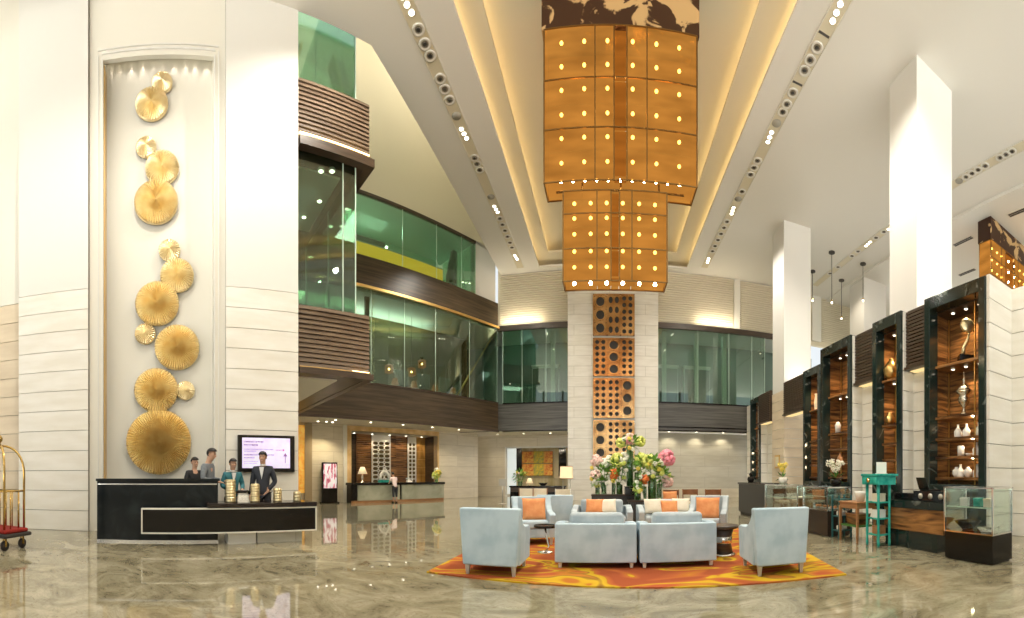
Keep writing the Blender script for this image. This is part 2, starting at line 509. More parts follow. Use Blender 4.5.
def lamp(kind, name, loc, energy, col=(1, 0.86, 0.66), size=0.1, rot=(0, 0, 0), spot=None, sy=None):
    l = bpy.data.lights.new(name, kind)
    l.energy = energy; l.color = col
    if kind == 'AREA':
        l.size = size
        if sy: l.shape = 'RECTANGLE'; l.size_y = sy
    else: l.shadow_soft_size = size
    if spot: l.spot_size = R(spot); l.spot_blend = 0.6
    o = bpy.data.objects.new(name, l)
    COL.objects.link(o)
    o.location = loc; o.rotation_euler = rot
    return o

# ================================================================== SETTING
ZC = 12.6
mb = MB(); mb.box(-26, 26, -10, 30, -0.2, 0); struct('floor', mb, 'floor')
# ceilings
p1 = LW(-1.3, 9.42)
ey = (9.42 - (-0.8746) * -5.8) / 0.4848
mb = MB(); mb.prism([(-3.54, -10), (-3.54, 22.3), (-5.8, 22.3), (-5.8, ey), (p1[0], p1[1]), (p1[0], -10)], ZC, ZC + 0.1)
struct('ceiling_left', mb, 'ceil')
mb = MB(); mb.box(-18, p1[0] + 0.1, -10, 4.5, 13.95, 14.05); mb.box(p1[0], p1[0] + 0.1, -10, p1[1], ZC + 0.1, 14.0); struct('ceiling_left_high', mb, 'ceil')
mb = MB(); mb.box(4.43, 13.45, -10, 22.3, ZC, ZC + 0.1); mb.box(-3.54, 4.43, 21.75, 22.3, ZC, ZC + 0.1)
struct('ceiling_right', mb, 'ceil')
mb = MB(); mb.box(13.45, 26, -10, 22.3, ZC - 0.12, ZC); struct('ceiling_side', mb, 'ceil')
mb = MB(); mb.box(-4.3, -2.97, -10, 22.3, ZC + 0.36, ZC + 0.44); mb.box(3.72, 5.2, -10, 22.3, ZC + 0.36, ZC + 0.44); mb.box(-2.97, 3.72, 21.0, 22.3, ZC + 0.36, ZC + 0.44)
struct('ceiling_ring', mb, 'ceilw')
mb = MB(); mb.box(-4.3, 5.2, -10, 22.3, ZC + 0.82, ZC + 0.9); struct('ceiling_coffer', mb, 'ceilw')
mb = MB(); mb.box(-4.36, -4.28, -10, 22.3, ZC + 0.05, ZC + 0.9); mb.box(5.18, 5.26, -10, 22.3, ZC + 0.05, ZC + 0.9); struct('ceiling_cove', mb, 'ceilw')
# cove light strips lying on the ledges
for nm, x, z, lab in (('cove_light_strip', -3.78, ZC + 0.1, 'warm light strip on the outer ledge of the ceiling cove towards the gold discs'),
                      ('cove_light_strip', 4.67, ZC + 0.1, 'warm light strip on the outer ledge of the ceiling cove towards the white columns'),
                      ('cove_light_strip', -3.22, ZC + 0.44, 'warm light strip on the inner ledge of the coffer towards the glass balconies'),
                      ('cove_light_strip', 3.97, ZC + 0.44, 'warm light strip on the inner ledge of the coffer towards the white columns')):
    t = thing(nm, lab, 'light strip', (x, 8, z), 0, 'cove light strips')
    a = MB(); a.box(-0.05, 0.05, -15, 13.6, 0, 0.02); a.build('channel', 'rim', t)
    a = MB(); a.box(-0.035, 0.035, -15, 13.6, 0.02, 0.035); a.build('lamp_strip', 'led', t)

# ---- left wall (its face runs 61 degrees off the room's cross axis)
s0, s1 = son(20, 9.4), son(88, 9.4)
s2, s3 = son(226, 9.4), son(297, 9.4)
ZT = 14.0
ZS = 5.72
mb = MB(); mb.box(-14, s0 + 0.0, 9.75, 10.0, 0, ZT); struct('wall_left_end', mb, 'joint', A61)
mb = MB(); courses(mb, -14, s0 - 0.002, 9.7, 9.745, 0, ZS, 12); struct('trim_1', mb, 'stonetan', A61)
mb = MB(); mb.box(-14, s0 - 0.002, 9.705, 9.748, ZS + 0.01, ZT); struct('trim_2', mb, 'paint', A61)
mb = MB(); mb.box(s0, s3, 9.42, 9.62, 0, ZT)
mb = MB()
mb.box(s0, s1, 9.43, 9.75, 0, ZT); mb.box(s2, s3, 9.43, 9.75, 0, ZT)
struct('wall_left', mb, 'joint', A61)
mb = MB(); courses(mb, s0 - 0.03, s1, 9.39, 9.43, 0, ZS, 12); courses(mb, s2, s3 + 0.03, 9.39, 9.43, 0, ZS, 12); struct('trim_3', mb, 'stone', A61)
mb = MB(); mb.box(s0 - 0.03, s1 - 0.0, 9.40, 9.43, ZS + 0.012, ZT); mb.box(s2, s3 + 0.03, 9.40, 9.43, ZS + 0.012, ZT); struct('trim_4', mb, 'paintw', A61)
# bay with the tall niche
sn0, sn1 = son(103, 9.5), son(214, 9.5)
zn = 11.14
mb = MB()
mb.box(s1 + 0.015, sn0, 9.5, 9.95, 0, ZT); mb.box(sn1, s2 - 0.0, 9.5, 9.95, 0, ZT); mb.box(sn0, sn1, 9.5, 9.6, zn, ZT)
struct('wall_niche_front', mb, 'paint', A61)
mb = MB(); mb.box(sn0 - 0.1, sn1 + 0.1, 9.95, 10.05, 0, ZT); struct('wall_niche', mb, 'paint', A61)
mb = MB()
for i, (g, w) in enumerate(((0.0, 0.03), (0.10, 0.02))):
    mb.box(sn0 - g - w, sn0 - g, 9.47, 9.5, 0, zn + g + w); mb.box(sn1 + g, sn1 + g + w, 9.47, 9.5, 0, zn + g + w)
    mb.box(sn0 - g - w, sn1 + g + w, 9.47, 9.5, zn + g + 0.12, zn + g + w + 0.12)
struct('trim_5', mb, 'paintw', A61)
mb = MB(); mb.box(sn0 + 0.001, sn0 + 0.02, 9.62, 9.93, 0, zn); struct('amber_light_trim', mb, 'goldtrim', A61)  # gold metal stands in for amber light on the niche's side wall
mb = MB(); mb.box(sn0 + 0.005, sn1 - 0.005, 9.61, 9.94, zn + 0.36, zn + 0.45); struct('trim_7', mb, 'ceil', A61)
pxs = [111, 119.5, 131, 143, 153, 162.5, 174.5, 185.5, 195.5, 207]
for i, px in enumerate(pxs):
    s = son(px, 9.86)
    t = thing('niche_downlight', 'small warm downlight in the row at the top of the gold disc niche', 'downlight', LW(s, 9.84, zn + 0.36), A61, 'row of downlights above the gold discs')
    a = MB(); a.lathe([(0.045, 0.0), (0.05, -0.015), (0.035, -0.03)], n=12); a.build('ring', 'rim', t)
    a = MB(); a.lathe([(0.032, -0.031), (0.03, -0.036)], n=12); a.build('lamp', 'lens', t)
    l = lamp('SPOT', 'niche_spot', LW(s, 9.88, zn + 0.31), (6.5 if i in (2, 3, 6, 7, 8, 9) else 2.5), (1, 0.84, 0.70), 0.012, (R(3), 0, A61), 50)

# ---- back wall, pilaster, louvers
YB = 22.2
mb = MB(); mb.box(-6.0, 26, YB + 0.1, YB + 0.3, 9.5, 14); struct('wall_back', mb, 'beige')
mb = MB(); mb.box(-6.0, -1.9, YB - 0.06, YB + 0.1, 9.45, 9.75); mb.box(2.8, 12, YB - 0.06, YB + 0.1, 9.45, 9.75)
struct('trim_8', mb, 'dkwood')
def louver(name, x0, x1, lab=None):
    mb = MB()
    z = 9.85
    while z < ZC - 0.1:
        mb.prism([(YB + 0.1, z + 0.03), (YB + 0.1, z + 0.10), (YB - 0.05, z + 0.06), (YB - 0.05, z)], x0, x1, 'x')
        z += 0.125
    struct(name, mb, 'louver')
louver('trim_9', xon(500, YB), -2.0)
louver('trim_10', 2.9, xon(733, YB)); louver('trim_11', xon(741, YB), xon(776, YB)); louver('trim_12', xon(822, YB), 24)
mb = MB(); mb.box(xon(734, YB), xon(740, YB), YB - 0.05, YB + 0.09, 9.76, ZC); mb.box(xon(812, YB), xon(821, YB), YB - 0.05, YB + 0.09, 9.76, ZC)
struct('trim_13', mb, 'paint')
mb = MB(); mb.box(-1.98, 2.84, 21.6, 22.15, 0, ZC + 0.3); struct('pillar', mb, 'tile')
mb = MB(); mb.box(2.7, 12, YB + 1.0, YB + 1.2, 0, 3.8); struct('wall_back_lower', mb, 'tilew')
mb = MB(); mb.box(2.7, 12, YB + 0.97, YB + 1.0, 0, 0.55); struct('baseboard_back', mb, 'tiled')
mb = MB(); mb.box(-8.3, -1.98, YB, YB + 0.2, 3.83, 5.35); mb.box(2.84, 12, YB, YB + 0.2, 3.83, 5.35)
struct('balcony_wall_back', mb, 'greywood')
mb = MB()
for z in (3.78, 5.33):
    mb.box(-5.7, -1.98, YB - 0.05, YB + 0.06, z, z + 0.06); mb.box(2.84, 9, YB - 0.05, YB + 0.06, z, z + 0.06)
mb.box(2.84, 9, YB - 0.03, YB + 0.02, 3.98, 4.04)
struct('trim_14', mb, 'blackp')
mb = MB(); mb.box(-9, 12, YB + 0.2, 30, 3.84, 4.0); struct('ceiling_back', mb, 'paint')
mb = MB(); mb.box(-9, 12, YB + 0.2, 27, 5.2, 5.3); struct('floor_upper', mb, 'dkwood')
mb = MB(); mb.box(-9, 12, YB + 0.2, 27, 9.6, 9.7); struct('ceiling_upper', mb, 'palewall')
mb = MB(); mb.box(-12, 14, 25.2, 25.4, 5.3, 9.6); struct('wall_upper_back', mb, 'tealwall')
def glazing(name, rz, along, fixed, z0, z1, axis, m='glassb', edge='glassedge', w=0.03):
    t = sroot(name, rz)
    for a, b in zip(along[:-1], along[1:]):
        q = MB()
        if axis == 'x': q.box(a + 0.012, b - 0.012, fixed, fixed + 0.02, z0, z1)
        else: q.box(fixed, fixed + 0.02, a + 0.012, b - 0.012, z0, z1)
        q.build('pane', m, t)
    for a in along:
        q = MB()
        if axis == 'x': q.box(a - 0.012, a + 0.012, fixed, fixed + 0.025, z0, z1)
        else: q.box(fixed, fixed + 0.025, a - 0.012, a + 0.012, z0, z1)
        q.build('mullion', edge, t)
    return t
glazing('window_1', 0, [-5.7, xon(522, YB), xon(546, YB), -2.0], YB + 0.02, 5.39, 9.45, 'x')
glazing('window_2', 0, [2.86, xon(698, YB), xon(729, YB), xon(752, YB), 9.2], YB + 0.02, 5.39, 9.45, 'x')
# posts and bars seen behind the upper back glass
for px, lab in ((553, 'pale post behind the upper glass beside the gold screen pillar, on the lounge lamp side'), (664, 'first pale post behind the upper glass after the gold screen pillar'), (696, 'second pale post behind the upper glass after the gold screen pillar'), (724, 'third pale post behind the upper glass after the gold screen pillar')):
    x = xon(px, 23.2)
    t = thing('gallery_post', lab, 'post', (x, 23.2, 5.3), 0, 'posts behind the upper glass')
    a = MB(); a.box(-0.12, 0.12, -0.12, 0.12, 0, 4.3); a.build('shaft', 'palewall', t)
    a = MB(); a.box(-0.17, 0.17, -0.17, 0.17, 0, 0.15); a.build('base', 'rim', t)
for i, (x, lab) in enumerate(((-3.6, 'pale cabinet with a low top behind the upper glass near the fold of the balconies'), (3.6, 'pale cabinet behind the upper glass just past the gold screen pillar'), (5.6, 'pale cabinet in the middle of the upper glass past the gold screen pillar'))):
    t = thing('gallery_cabinet', lab, 'cabinet', (x, 24.6, 5.3), 0, 'cabinets behind the upper glass')
    a = MB(); a.box(-0.8, 0.8, -0.3, 0.3, 0.1, 2.6); a.build('body', 'palewall', t)
    a = MB(); a.box(-0.85, 0.85, -0.34, 0.34, 2.6, 2.72); a.build('cornice', 'rim', t)
    a = MB(); a.box(-0.76, 0.76, -0.28, 0.28, 0, 0.1); a.build('plinth', 'dkwood', t)
    for sx in (-0.4, 0.4):
        a = MB(); a.box(sx - 0.37, sx + 0.37, -0.33, -0.3, 0.15, 2.5); a.build('door', 'tealwall', t)

# ---- wing of balconies on the left
K2, K1, K3 = 15.8, 9.45, 18.3
mb = MB(); mb.box(-2, 18.1, 20.0, 20.2, 3.8, 24); struct('wall_wing', mb, 'beige', A61)
mb = MB(); mb.box(-2, son(498, K2), K2 + 0.2, K2 + 0.4, 13.75, 26); struct('wall_wing_upper', mb, 'beige', A61)
SE = son(498, K2)
mb = MB(); mb.box(son(476, K2) - 0.02, SE, K2 + 0.2, K2 + 0.4, 10.9, 13.9); struct('wall_wing_end', mb, 'paintw', A61)  # white instead of beige: strong light on this wall end put into the colour
mb = MB(); mb.box(2.0, SE, K2, K2 + 0.2, 3.8, 5.36); struct('balcony_wall_1', mb, 'fascia', A61)
mb = MB(); mb.box(2.0, SE, K2, K2 + 0.2, 9.62, 10.93); struct('balcony_wall_2', mb, 'fascia', A61)
mb = MB(); mb.box(2.0, SE + 0.02, K2 - 0.07, K2 + 0.05, 3.74, 3.84); mb.box(2, SE, K2 - 0.04, K2 + 0.02, 5.34, 5.4); struct('trim_15', mb, 'dkwood', A61)
mb = MB(); mb.box(2.0, SE + 0.03, K2 - 0.09, K2 + 0.02, 9.5, 9.62); struct('trim_16', mb, 'goldtrim', A61)
mb = MB(); mb.box(1.0, 17.6, K2 + 0.2, K3 + 2.6, 3.85, 4.0); struct('ceiling_wing', mb, 'paint', A61)
mb = MB(); mb.box(1.0, 16.5, K2 + 0.2, 20, 5.15, 5.3); struct('floor_wing', mb, 'dkwood', A61)
mb = MB(); mb.box(1.0, 16.2, K2 + 0.2, K3 + 0.1, 9.42, 9.6); struct('ceiling_wing_upper', mb, 'palewall', A61)
mb = MB(); mb.box(1.0, 16.2, K3, K3 + 0.15, 5.3, 9.42); struct('wall_wing_lounge', mb, 'curtain', A61)
mb = MB(); mb.box(1.0, 15, K2 + 0.2, 20, 10.75, 10.85); struct('floor_wing_upper', mb, 'dkwood', A61)
mb = MB(); mb.box(1.0, son(470, K2), 18.6, 18.8, 10.85, 13.7); struct('wall_wing_gallery', mb, 'greenwall', A61)
mb = MB(); mb.box(1.0, son(476, K2) - 0.05, K2 + 0.12, 18.8, 13.62, 13.74); struct('ceiling_wing_gallery', mb, 'greenwall', A61)
al = [son(p, K2) for p in (371.5, 405, 436, 470, 497.5)]
glazing('window_3', A61, [3.0] + al, K2 + 0.03, 5.4, 9.5, 'x')
glazing('window_4', A61, [3.0, son(403, K2), son(437, K2), son(462, K2), son(476, K2)], K2 + 0.03, 10.93, 13.62, 'x', 'glassg')
mb = MB(); mb.box(3.0, son(476, K2), K2, K2 + 0.14, 13.6, 13.74); struct('trim_17', mb, 'dkwood', A61)
sg = son(476, K2)
glazing('window_5', A61, [K2 + 0.1, 17.2, 18.6], sg - 0.03, 10.93, 13.62, 'y', 'glassg')
# yellow panel, dark stair wall behind the top glass
t = thing('lit_yellow_counter', 'long glowing yellow panel behind the top balcony glass', 'counter', LW(3.6, 16.5, 10.86), A61)
a = MB(); a.box(0, son(444, 16.4) - 3.6, 0, 0.08, 0.0, 1.05); a.build('panel', 'yellow', t)
a = MB(); a.box(-0.02, son(444, 16.4) - 3.58, -0.02, 0.3, 1.05, 1.1); a.build('top', 'rim', t)
t = thing('ceiling_bulkhead', 'dark bulkhead with one small light above the yellow panel behind the top glass', 'bulkhead', LW(5.4, 17.2, 12.35), A61)
a = MB(); a.box(-1.4, son(385, 17.2) - 5.4, 0, 0.6, 0, 0.32); a.build('casing', 'dkwood', t)
a = MB(); a.ball((son(386, 17.2) - 5.4, -0.05, 0.1), 0.07); a.build('lamp', 'lens', t)
t = thing('dark_lift_lobby', 'dark wood lobby box behind the end of the top balcony glass', 'lobby', LW(son(446, 17.2), 17.0, 10.86), A61)
w = sg - 0.3 - son(446, 17.2)
a = MB(); a.prism([(0, 0), (w, 0), (w, 2.7), (w * 0.55, 2.7), (0, 1.3)], 0, 0.2, 'y'); a.build('side_panel', 'dkwood', t)
a = MB(); a.box(w * 0.62, w * 0.9, -0.03, 0, 0.1, 2.3); a.build('door', 'blackp', t)

mb = MB(); mb.prism([LW(-1, 9.6)[:2], LW(-1, 20.2)[:2], LW(19, 20.2)[:2], (-5.75, 22.2), (-5.75, 9.6)], 22.0, 22.2); struct('ceiling_void', mb, 'paint')
mb = MB(); mb.box(-5.75, -5.65, 9.2, 22.3, ZC + 0.1, 22); struct('wall_void', mb, 'paint')
# ---- near block projecting from the wing
SB, SGL = son(368.5, K1), son(357.5, K1)
mb = MB(); mb.box(1.5, SB, K1 + 0.06, K2, 3.82, 5.42); struct('balcony_wall_3', mb, 'dkwood', A61)
mb = MB(); mb.box(1.5, SB, K1 + 0.06, K2, 9.36, 10.95); struct('balcony_wall_4', mb, 'dkwood', A61)
def slats(name, z0, z1, n):
    mb = MB(); h = (z1 - z0) / n
    for i in range(n):
        z = z0 + i * h
        mb.prism([(K1 + 0.06, z + 0.006), (K1 - 0.02, z + 0.012), (K1 + 0.01, z + h - 0.006), (K1 + 0.06, z + h - 0.004)], 1.5, SB + 0.02, 'x')
    struct(name, mb, 'slat', A61)
slats('trim_18', 3.98, 5.5, 13); slats('trim_19', 9.72, 11.05, 12)
S4 = s3 + 0.06
mb = MB(); mb.box(S4, SB + 0.1, K1 - 0.1, K1 + 0.1, 3.8, 3.95); mb.box(SB - 0.1, SB + 0.1, K1 + 0.1, K2 - 0.08, 3.8, 3.95); struct('trim_20', mb, 'dkwood', A61)
mb = MB(); mb.box(1.5, SB - 0.75, K1 + 0.35, K2 - 0.8, 3.79, 3.83); struct('ceiling_block_lower', mb, 'paint', A61)
mb = MB(); mb.box(S4, SB + 0.12, K1 - 0.12, K1 + 0.1, 9.34, 9.56); mb.box(SB - 0.1, SB + 0.12, K1 + 0.1, K2 - 0.1, 9.34, 9.56); struct('trim_21', mb, 'dkwood', A61)
t = thing('fascia_light_strip', 'glowing warm light strip along the underside of the upper slatted balcony front', 'light strip', LW(S4, K1, 9.6), A61)
a = MB(); a.box(0, SB - S4 + 0.0, -0.1, 0.04, -0.035, 0.0); a.build('channel', 'goldtrim', t)
a = MB(); a.box(0, SB - S4 - 0.02, -0.09, -0.02, 0.0, 0.05); a.build('lamp_strip', 'led', t)
t = thing('fascia_light_strip', 'thin warm light line under the lower slatted balcony front', 'light strip', LW(S4, K1 - 0.08, 3.955), A61)
a = MB(); a.box(0, SB - S4, -0.01, 0.05, 0, 0.02); a.build('channel', 'goldtrim', t)
a = MB(); a.box(SB - S4 - 0.5, SB - S4 - 0.02, -0.005, 0.045, 0.02, 0.035); a.build('lamp_strip', 'led', t)
mb = MB(); mb.box(1.5, son(327, 11.0), K1 + 0.6, 12.6, 9.30, 9.35); struct('ceiling_block_upper', mb, 'palewall', A61)
for px, py in ((321, 171), (319.5, 201), (330, 226), (304, 217), (310, 257), (332, 171)):
    d = F * 8.0 / (YH - py); k = d * math.cos(th(px) + A61); s = d * math.sin(th(px) + A61)
    t = thing('soffit_downlight', 'small warm downlight in the dark soffit seen through the corner glass', 'downlight', LW(s, k, 9.30), A61, 'downlights in the dark balcony soffit')
    a = MB(); a.lathe([(0.09, 0.05), (0.1, 0.0), (0.07, -0.01)], n=12); a.build('ring', 'rim', t)
    a = MB(); a.lathe([(0.065, -0.012), (0.06, -0.02)], n=12); a.build('lamp', 'lens', t)
sp = [1.5, son(345, K1), SGL]
glazing('window_6', A61, sp, K1 + 0.12, 5.45, 9.36, 'x', 'glassb')
glazing('window_7', A61, [K1 + 0.14, 11.5, 13.6, K2], SGL, 5.45, 9.36, 'y', 'glassb')
glazing('window_8', A61, [1.5, SGL], K1 + 0.12, 11.0, ZC + 0.9, 'x', 'glassg')
glazing('window_9', A61, [K1 + 0.14, 12.6, K2], SGL, 10.95, 16.0, 'y', 'glassg')
t = thing('sloping_roof_beam', 'dark sloping beam behind the topmost green glass', 'beam', LW(3.2, 12.4, 10.95), A61)
a = MB(); a.prism([(-0.6, 0), (-0.3, 0), (0.85, 4.2), (0.5, 4.2)], 0, 0.3, 'y'); a.build('web', 'dkwood', t)
a = MB(); a.prism([(-0.3, 0), (-0.22, 0), (0.94, 4.2), (0.85, 4.2)], -0.1, 0.4, 'y'); a.build('flange', 'goldtrim', t)
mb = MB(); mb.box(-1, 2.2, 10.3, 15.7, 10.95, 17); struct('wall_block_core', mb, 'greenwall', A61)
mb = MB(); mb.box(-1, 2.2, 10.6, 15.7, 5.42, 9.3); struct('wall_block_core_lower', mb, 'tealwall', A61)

# diagonal bar shaped as a reflection in the mid glass, lanterns, chair backs, bead column
t = thing('reflection_bar', 'slanting gold handrail behind the middle balcony glass', 'reflection', LW(0, 0, 0), A61)
sa, sb = son(455, 16.3), son(493.5, 16.3)
a = MB(); a.tube([(sa, 16.3, 5.3), (sb, 16.3, 9.35)], 0.055); a.build('rail', 'goldtrim', t)
a = MB(); a.prism([(sa + 0.1, 5.3), (sa + 0.75, 5.3), (sb + 0.35, 9.0), (sb + 0.05, 9.2)], 16.38, 16.46, 'y'); a.build('reflected_edge', 'dkwood', t)
for i, (px, py) in enumerate(((389, 369), (411.5, 372), (422, 364))):
    d = 17.2 / math.cos(th(px) + A61)
    z = zz(py, d)
    t = thing('paper_lantern', ('square amber lantern glowing behind the middle balcony glass nearest the slatted block', 'lower square amber lantern behind the middle balcony glass', 'raised square amber lantern farther along behind the middle glass')[i], 'lantern', LW(son(px, 17.2), 17.2, z), A61, 'lanterns behind the middle glass')
    a = MB(); a.box(-0.16, 0.16, -0.16, 0.16, -0.2, 0.2); a.build('shade', 'amberd', t, 0.02)
    a = MB(); a.tube([(0, 0, 0.2), (0, 0, 9.4 - z)], 0.012); a.build('cord', 'blackp', t)
    a = MB(); a.ball((0, 0, 0), 0.05); a.build('bulb', 'bulb', t)
ch = None
for i, (px, lab) in enumerate(((402, 'pale aqua armchair against the middle balcony glass nearest the lanterns'), (424, 'middle pale aqua armchair against the balcony glass'), (445, 'pale aqua armchair against the balcony glass nearest the slanting reflection'))):
    loc = LW(son(px, 16.4), 16.4, 5.3)
    if ch is None:
        t = ch = thing('aqua_armchair', lab, 'armchair', loc, A61, 'aqua armchairs behind the balcony glass')
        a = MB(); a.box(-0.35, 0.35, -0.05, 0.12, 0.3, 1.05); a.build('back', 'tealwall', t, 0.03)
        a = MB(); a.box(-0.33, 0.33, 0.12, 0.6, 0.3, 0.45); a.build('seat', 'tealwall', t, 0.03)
        for sx in (-0.3, 0.3):
            for sy in (0.0, 0.55):
                a = MB(); a.box(sx - 0.02, sx + 0.02, sy - 0.02, sy + 0.02, 0, 0.3); a.build('leg', 'woodl', t)
    else: dup(ch, loc, A61, lab)
for i, (px, lab) in enumerate(((395, 'small orange table lamp on the gallery floor before the first aqua armchair'), (414, 'small orange table lamp between the first and second aqua armchairs'), (435, 'small orange table lamp between the second and third aqua armchairs'), (453, 'small orange table lamp at the foot of the slanting gold reflection'))):
    t = thing('table_lamp', lab, 'lamp', LW(son(px, 16.3), 16.3, 5.3), A61, 'orange lamps behind the balcony glass')
    a = MB(); a.lathe([(0.12, 0), (0.12, 0.03), (0.03, 0.06), (0.03, 0.3)], n=12); a.build('base', 'brass', t)
    a = MB(); a.lathe([(0.18, 0.3), (0.11, 0.58)], n=14); a.build('lamp_shade', 'amberd', t)
t = thing('bead_column', 'sparkling column of hanging crystal beads at the near end of the middle glass', 'bead column', LW(son(373, 16.2), 16.2, 5.3), A61)
a = MB()
for i in range(46):
    for q in range(3):
        a.ball((random.uniform(-0.09, 0.09), random.uniform(-0.06, 0.06), 0.05 + i * 0.088), 0.026, 6, 4)
a.build('beads', 'brassp', t)['kind'] = 'stuff'
a = MB(); a.box(-0.35, -0.12, 0.1, 0.2, 0, 4.1); a.build('backing', 'blackp', t)

# ---- ground floor under the wing: reception
so0, so1 = son(351, K3), son(437, K3)
ZO = 3.55
mb = MB()
mb.box(-2, so0, K3, K3 + 0.3, 0, 3.85); mb.box(so1, son(478, K3), K3, K3 + 0.3, 0, 3.85); mb.box(so0, so1, K3, K3 + 0.3, ZO, 3.85)
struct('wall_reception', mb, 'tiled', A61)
mb = MB(); mb.box(son(478, K3) - 0.3, son(478, K3), K3 + 0.3, 24, 0, 3.85); struct('wall_reception_end', mb, 'tiled', A61)
mb = MB()
mb.box(so0 - 0.28, so0, K3 - 0.05, K3 + 0.3, 0, ZO + 0.25); mb.box(so0, so1, K3 - 0.05, K3 + 0.3, ZO, ZO + 0.25); mb.box(so1, so1 + 0.12, K3 - 0.05, K3 + 0.3, 0, ZO + 0.25)
struct('trim_22', mb, mat('honey_onyx', (0.62, 0.40, 0.16), 0.3, col2=(0.80, 0.58, 0.30), scale=2.2, detail=6), A61)
mb = MB(); mb.box(so0, so1, K3 + 1.3, K3 + 1.45, 0, ZO); mb.box(so0 - 0.1, so0, K3 + 0.3, K3 + 1.3, 0, ZO); mb.box(so1, so1 + 0.1, K3 + 0.3, K3 + 1.3, 0, ZO)
struct('wall_reception_niche', mb, 'dkwood', A61)
mb = MB(); mb.box(so0, so1, K3 + 0.3, K3 + 1.3, ZO, ZO + 0.1); struct('ceiling_reception_niche', mb, 'paint', A61)
KN = K3 + 1.15
def npx(px): return son(px, KN)
mb = MB()
def wslats(mb, a, b):
    z = 0.05
    while z < ZO - 0.1:
        mb.box(a, b, KN - 0.04, KN + 0.05, z, z + 0.07); z += 0.1
t = thing('timber_slat_panel', 'glowing reddish timber slat panel behind the reception lamp', 'wall panel', LW(0, 0, 0), A61)
a = MB(); wslats(a, npx(357), npx(371)); a.build('slats', 'wood', t)
a = MB(); a.box(npx(357), npx(371), KN + 0.05, KN + 0.1, 0, ZO); a.build('backing', 'woodl', t)
t = thing('timber_slat_panel', 'tall dark red timber panel between the two white lattice screens', 'wall panel', LW(0, 0, 0), A61)
a = MB(); wslats(a, npx(396), npx(407)); a.build('slats', 'wood', t)
a = MB(); a.box(npx(390.5), npx(396), KN - 0.03, KN + 0.08, 0, ZO); a.build('frame', 'wood', t)
a = MB(); a.box(npx(396), npx(407), KN + 0.05, KN + 0.1, 0, ZO); a.build('backing', 'woodl', t)
t = thing('gilded_timber_panel', 'honey gold timber panel at the far end of the reception niche', 'wall panel', LW(0, 0, 0), A61)
a = MB(); a.box(npx(416), npx(433), KN, KN + 0.1, 0, ZO); a.build('veneer', mat('honey_veneer', (0.30, 0.14, 0.03), 0.3, col2=(0.62, 0.36, 0.10), scale=1.2, stretch=(2, 2, 1), detail=5, distort=0.6), t)
a = MB()
for z in (0.9, 1.35, 1.8, 2.25, 2.7, 3.1): a.box(npx(416), npx(433), KN - 0.015, KN, z, z + 0.02)
a.build('bead', 'goldtrim', t)
def lattice(name, label, pa, pb, cols, rows):
    a0, a1 = npx(pa), npx(pb)
    w = (a1 - a0) / cols
    t = thing(name, label, 'screen', LW(0, 0, 0), A61)
    q = MB(); zt = 3.2; h = (zt - 0.9) / rows
    for i in range(cols):
        for j in range(rows):
            cx, cz = a0 + (i + 0.5) * w, 0.9 + (j + 0.5) * h
            pts = [(cx + w * 0.52 * math.cos(2 * PI * k / 14), KN - 0.06, cz + h * 0.52 * math.sin(2 * PI * k / 14)) for k in range(14)]
            q.tube(pts, 0.034, 5, True)
    q.build('lattice', 'white', t)
    q = MB(); q.box(a0 - 0.03, a1 + 0.03, KN - 0.08, KN, 3.2, ZO - 0.02); q.box(a0 - 0.04, a0, KN - 0.08, KN, 0, 3.2); q.box(a1, a1 + 0.04, KN - 0.08, KN, 0, 3.2); q.build('frame', 'white', t)
    q = MB(); q.box(a0, a1, KN + 0.02, KN + 0.06, 0, 3.2); q.build('backing', mat('olive_backing', (0.16, 0.12, 0.06), 0.6), t)
lattice('lattice_screen', 'wide white ring lattice screen behind the white swan sculpture', 372, 389.5, 3, 10)
lattice('lattice_screen', 'narrow white ring lattice screen behind the small white telephone', 408, 415, 2, 10)
# counter
KC = 17.3
c0, c1 = son(352, KC), son(444, KC)
t = thing('reception_counter', 'long reception counter with grey green stone front and dark top', 'reception counter', LW(0, 0, 0), A61)
cm = son(401, KC)
for a0, a1 in ((son(358, KC), cm - 0.06), (cm + 0.06, c1)):
    a = MB(); a.box(a0, a1, KC, KC + 0.08, 0.12, 0.86); a.build('front_panel', mat('grey_green_onyx', (0.34, 0.36, 0.27), 0.25, col2=(0.46, 0.47, 0.37), scale=1.5, detail=7, distort=1), t)
a = MB(); a.box(c0, c1, KC + 0.08, KC + 0.6, 0.0, 0.86); a.build('body', 'blackp', t)
a = MB(); a.box(c0 - 0.03, c1 + 0.03, KC - 0.06, KC + 0.66, 0.86, 0.98); a.build('countertop', 'blackp', t, 0.01)
a = MB(); a.box(c0, c1, KC + 0.02, KC + 0.1, 0, 0.12); a.build('plinth', 'woodl', t)
ZCN = 0.98
# lamp, swan, phone, flowers on the counter
t = thing('table_lamp', 'white shaded table lamp at the near end of the reception counter', 'lamp', LW(son(362.5, KC + 0.3), KC + 0.3, ZCN), A61)
a = MB(); a.lathe([(0.10, 0), (0.10, 0.03), (0.03, 0.06), (0.06, 0.2), (0.05, 0.34), (0.02, 0.42), (0.02, 0.5)], n=14); a.build('base', 'silver', t)
a = MB(); a.lathe([(0.24, 0.42), (0.10, 0.76)], n=18); a.build('lamp_shade', 'shade', t)
lamp('POINT', 'lamp_bulb', LW(son(362.5, KC + 0.3), KC + 0.3, ZCN + 0.58), 12, (1, 0.78, 0.5), 0.05)
t = thing('swan_sculpture', 'white arching swan sculpture on a green base on the reception counter', 'sculpture', LW(son(384.5, KC + 0.35), KC + 0.35, ZCN), A61)
a = MB(); a.box(-0.32, 0.32, -0.12, 0.12, 0, 0.12); a.build('base', 'teal', t, 0.02)
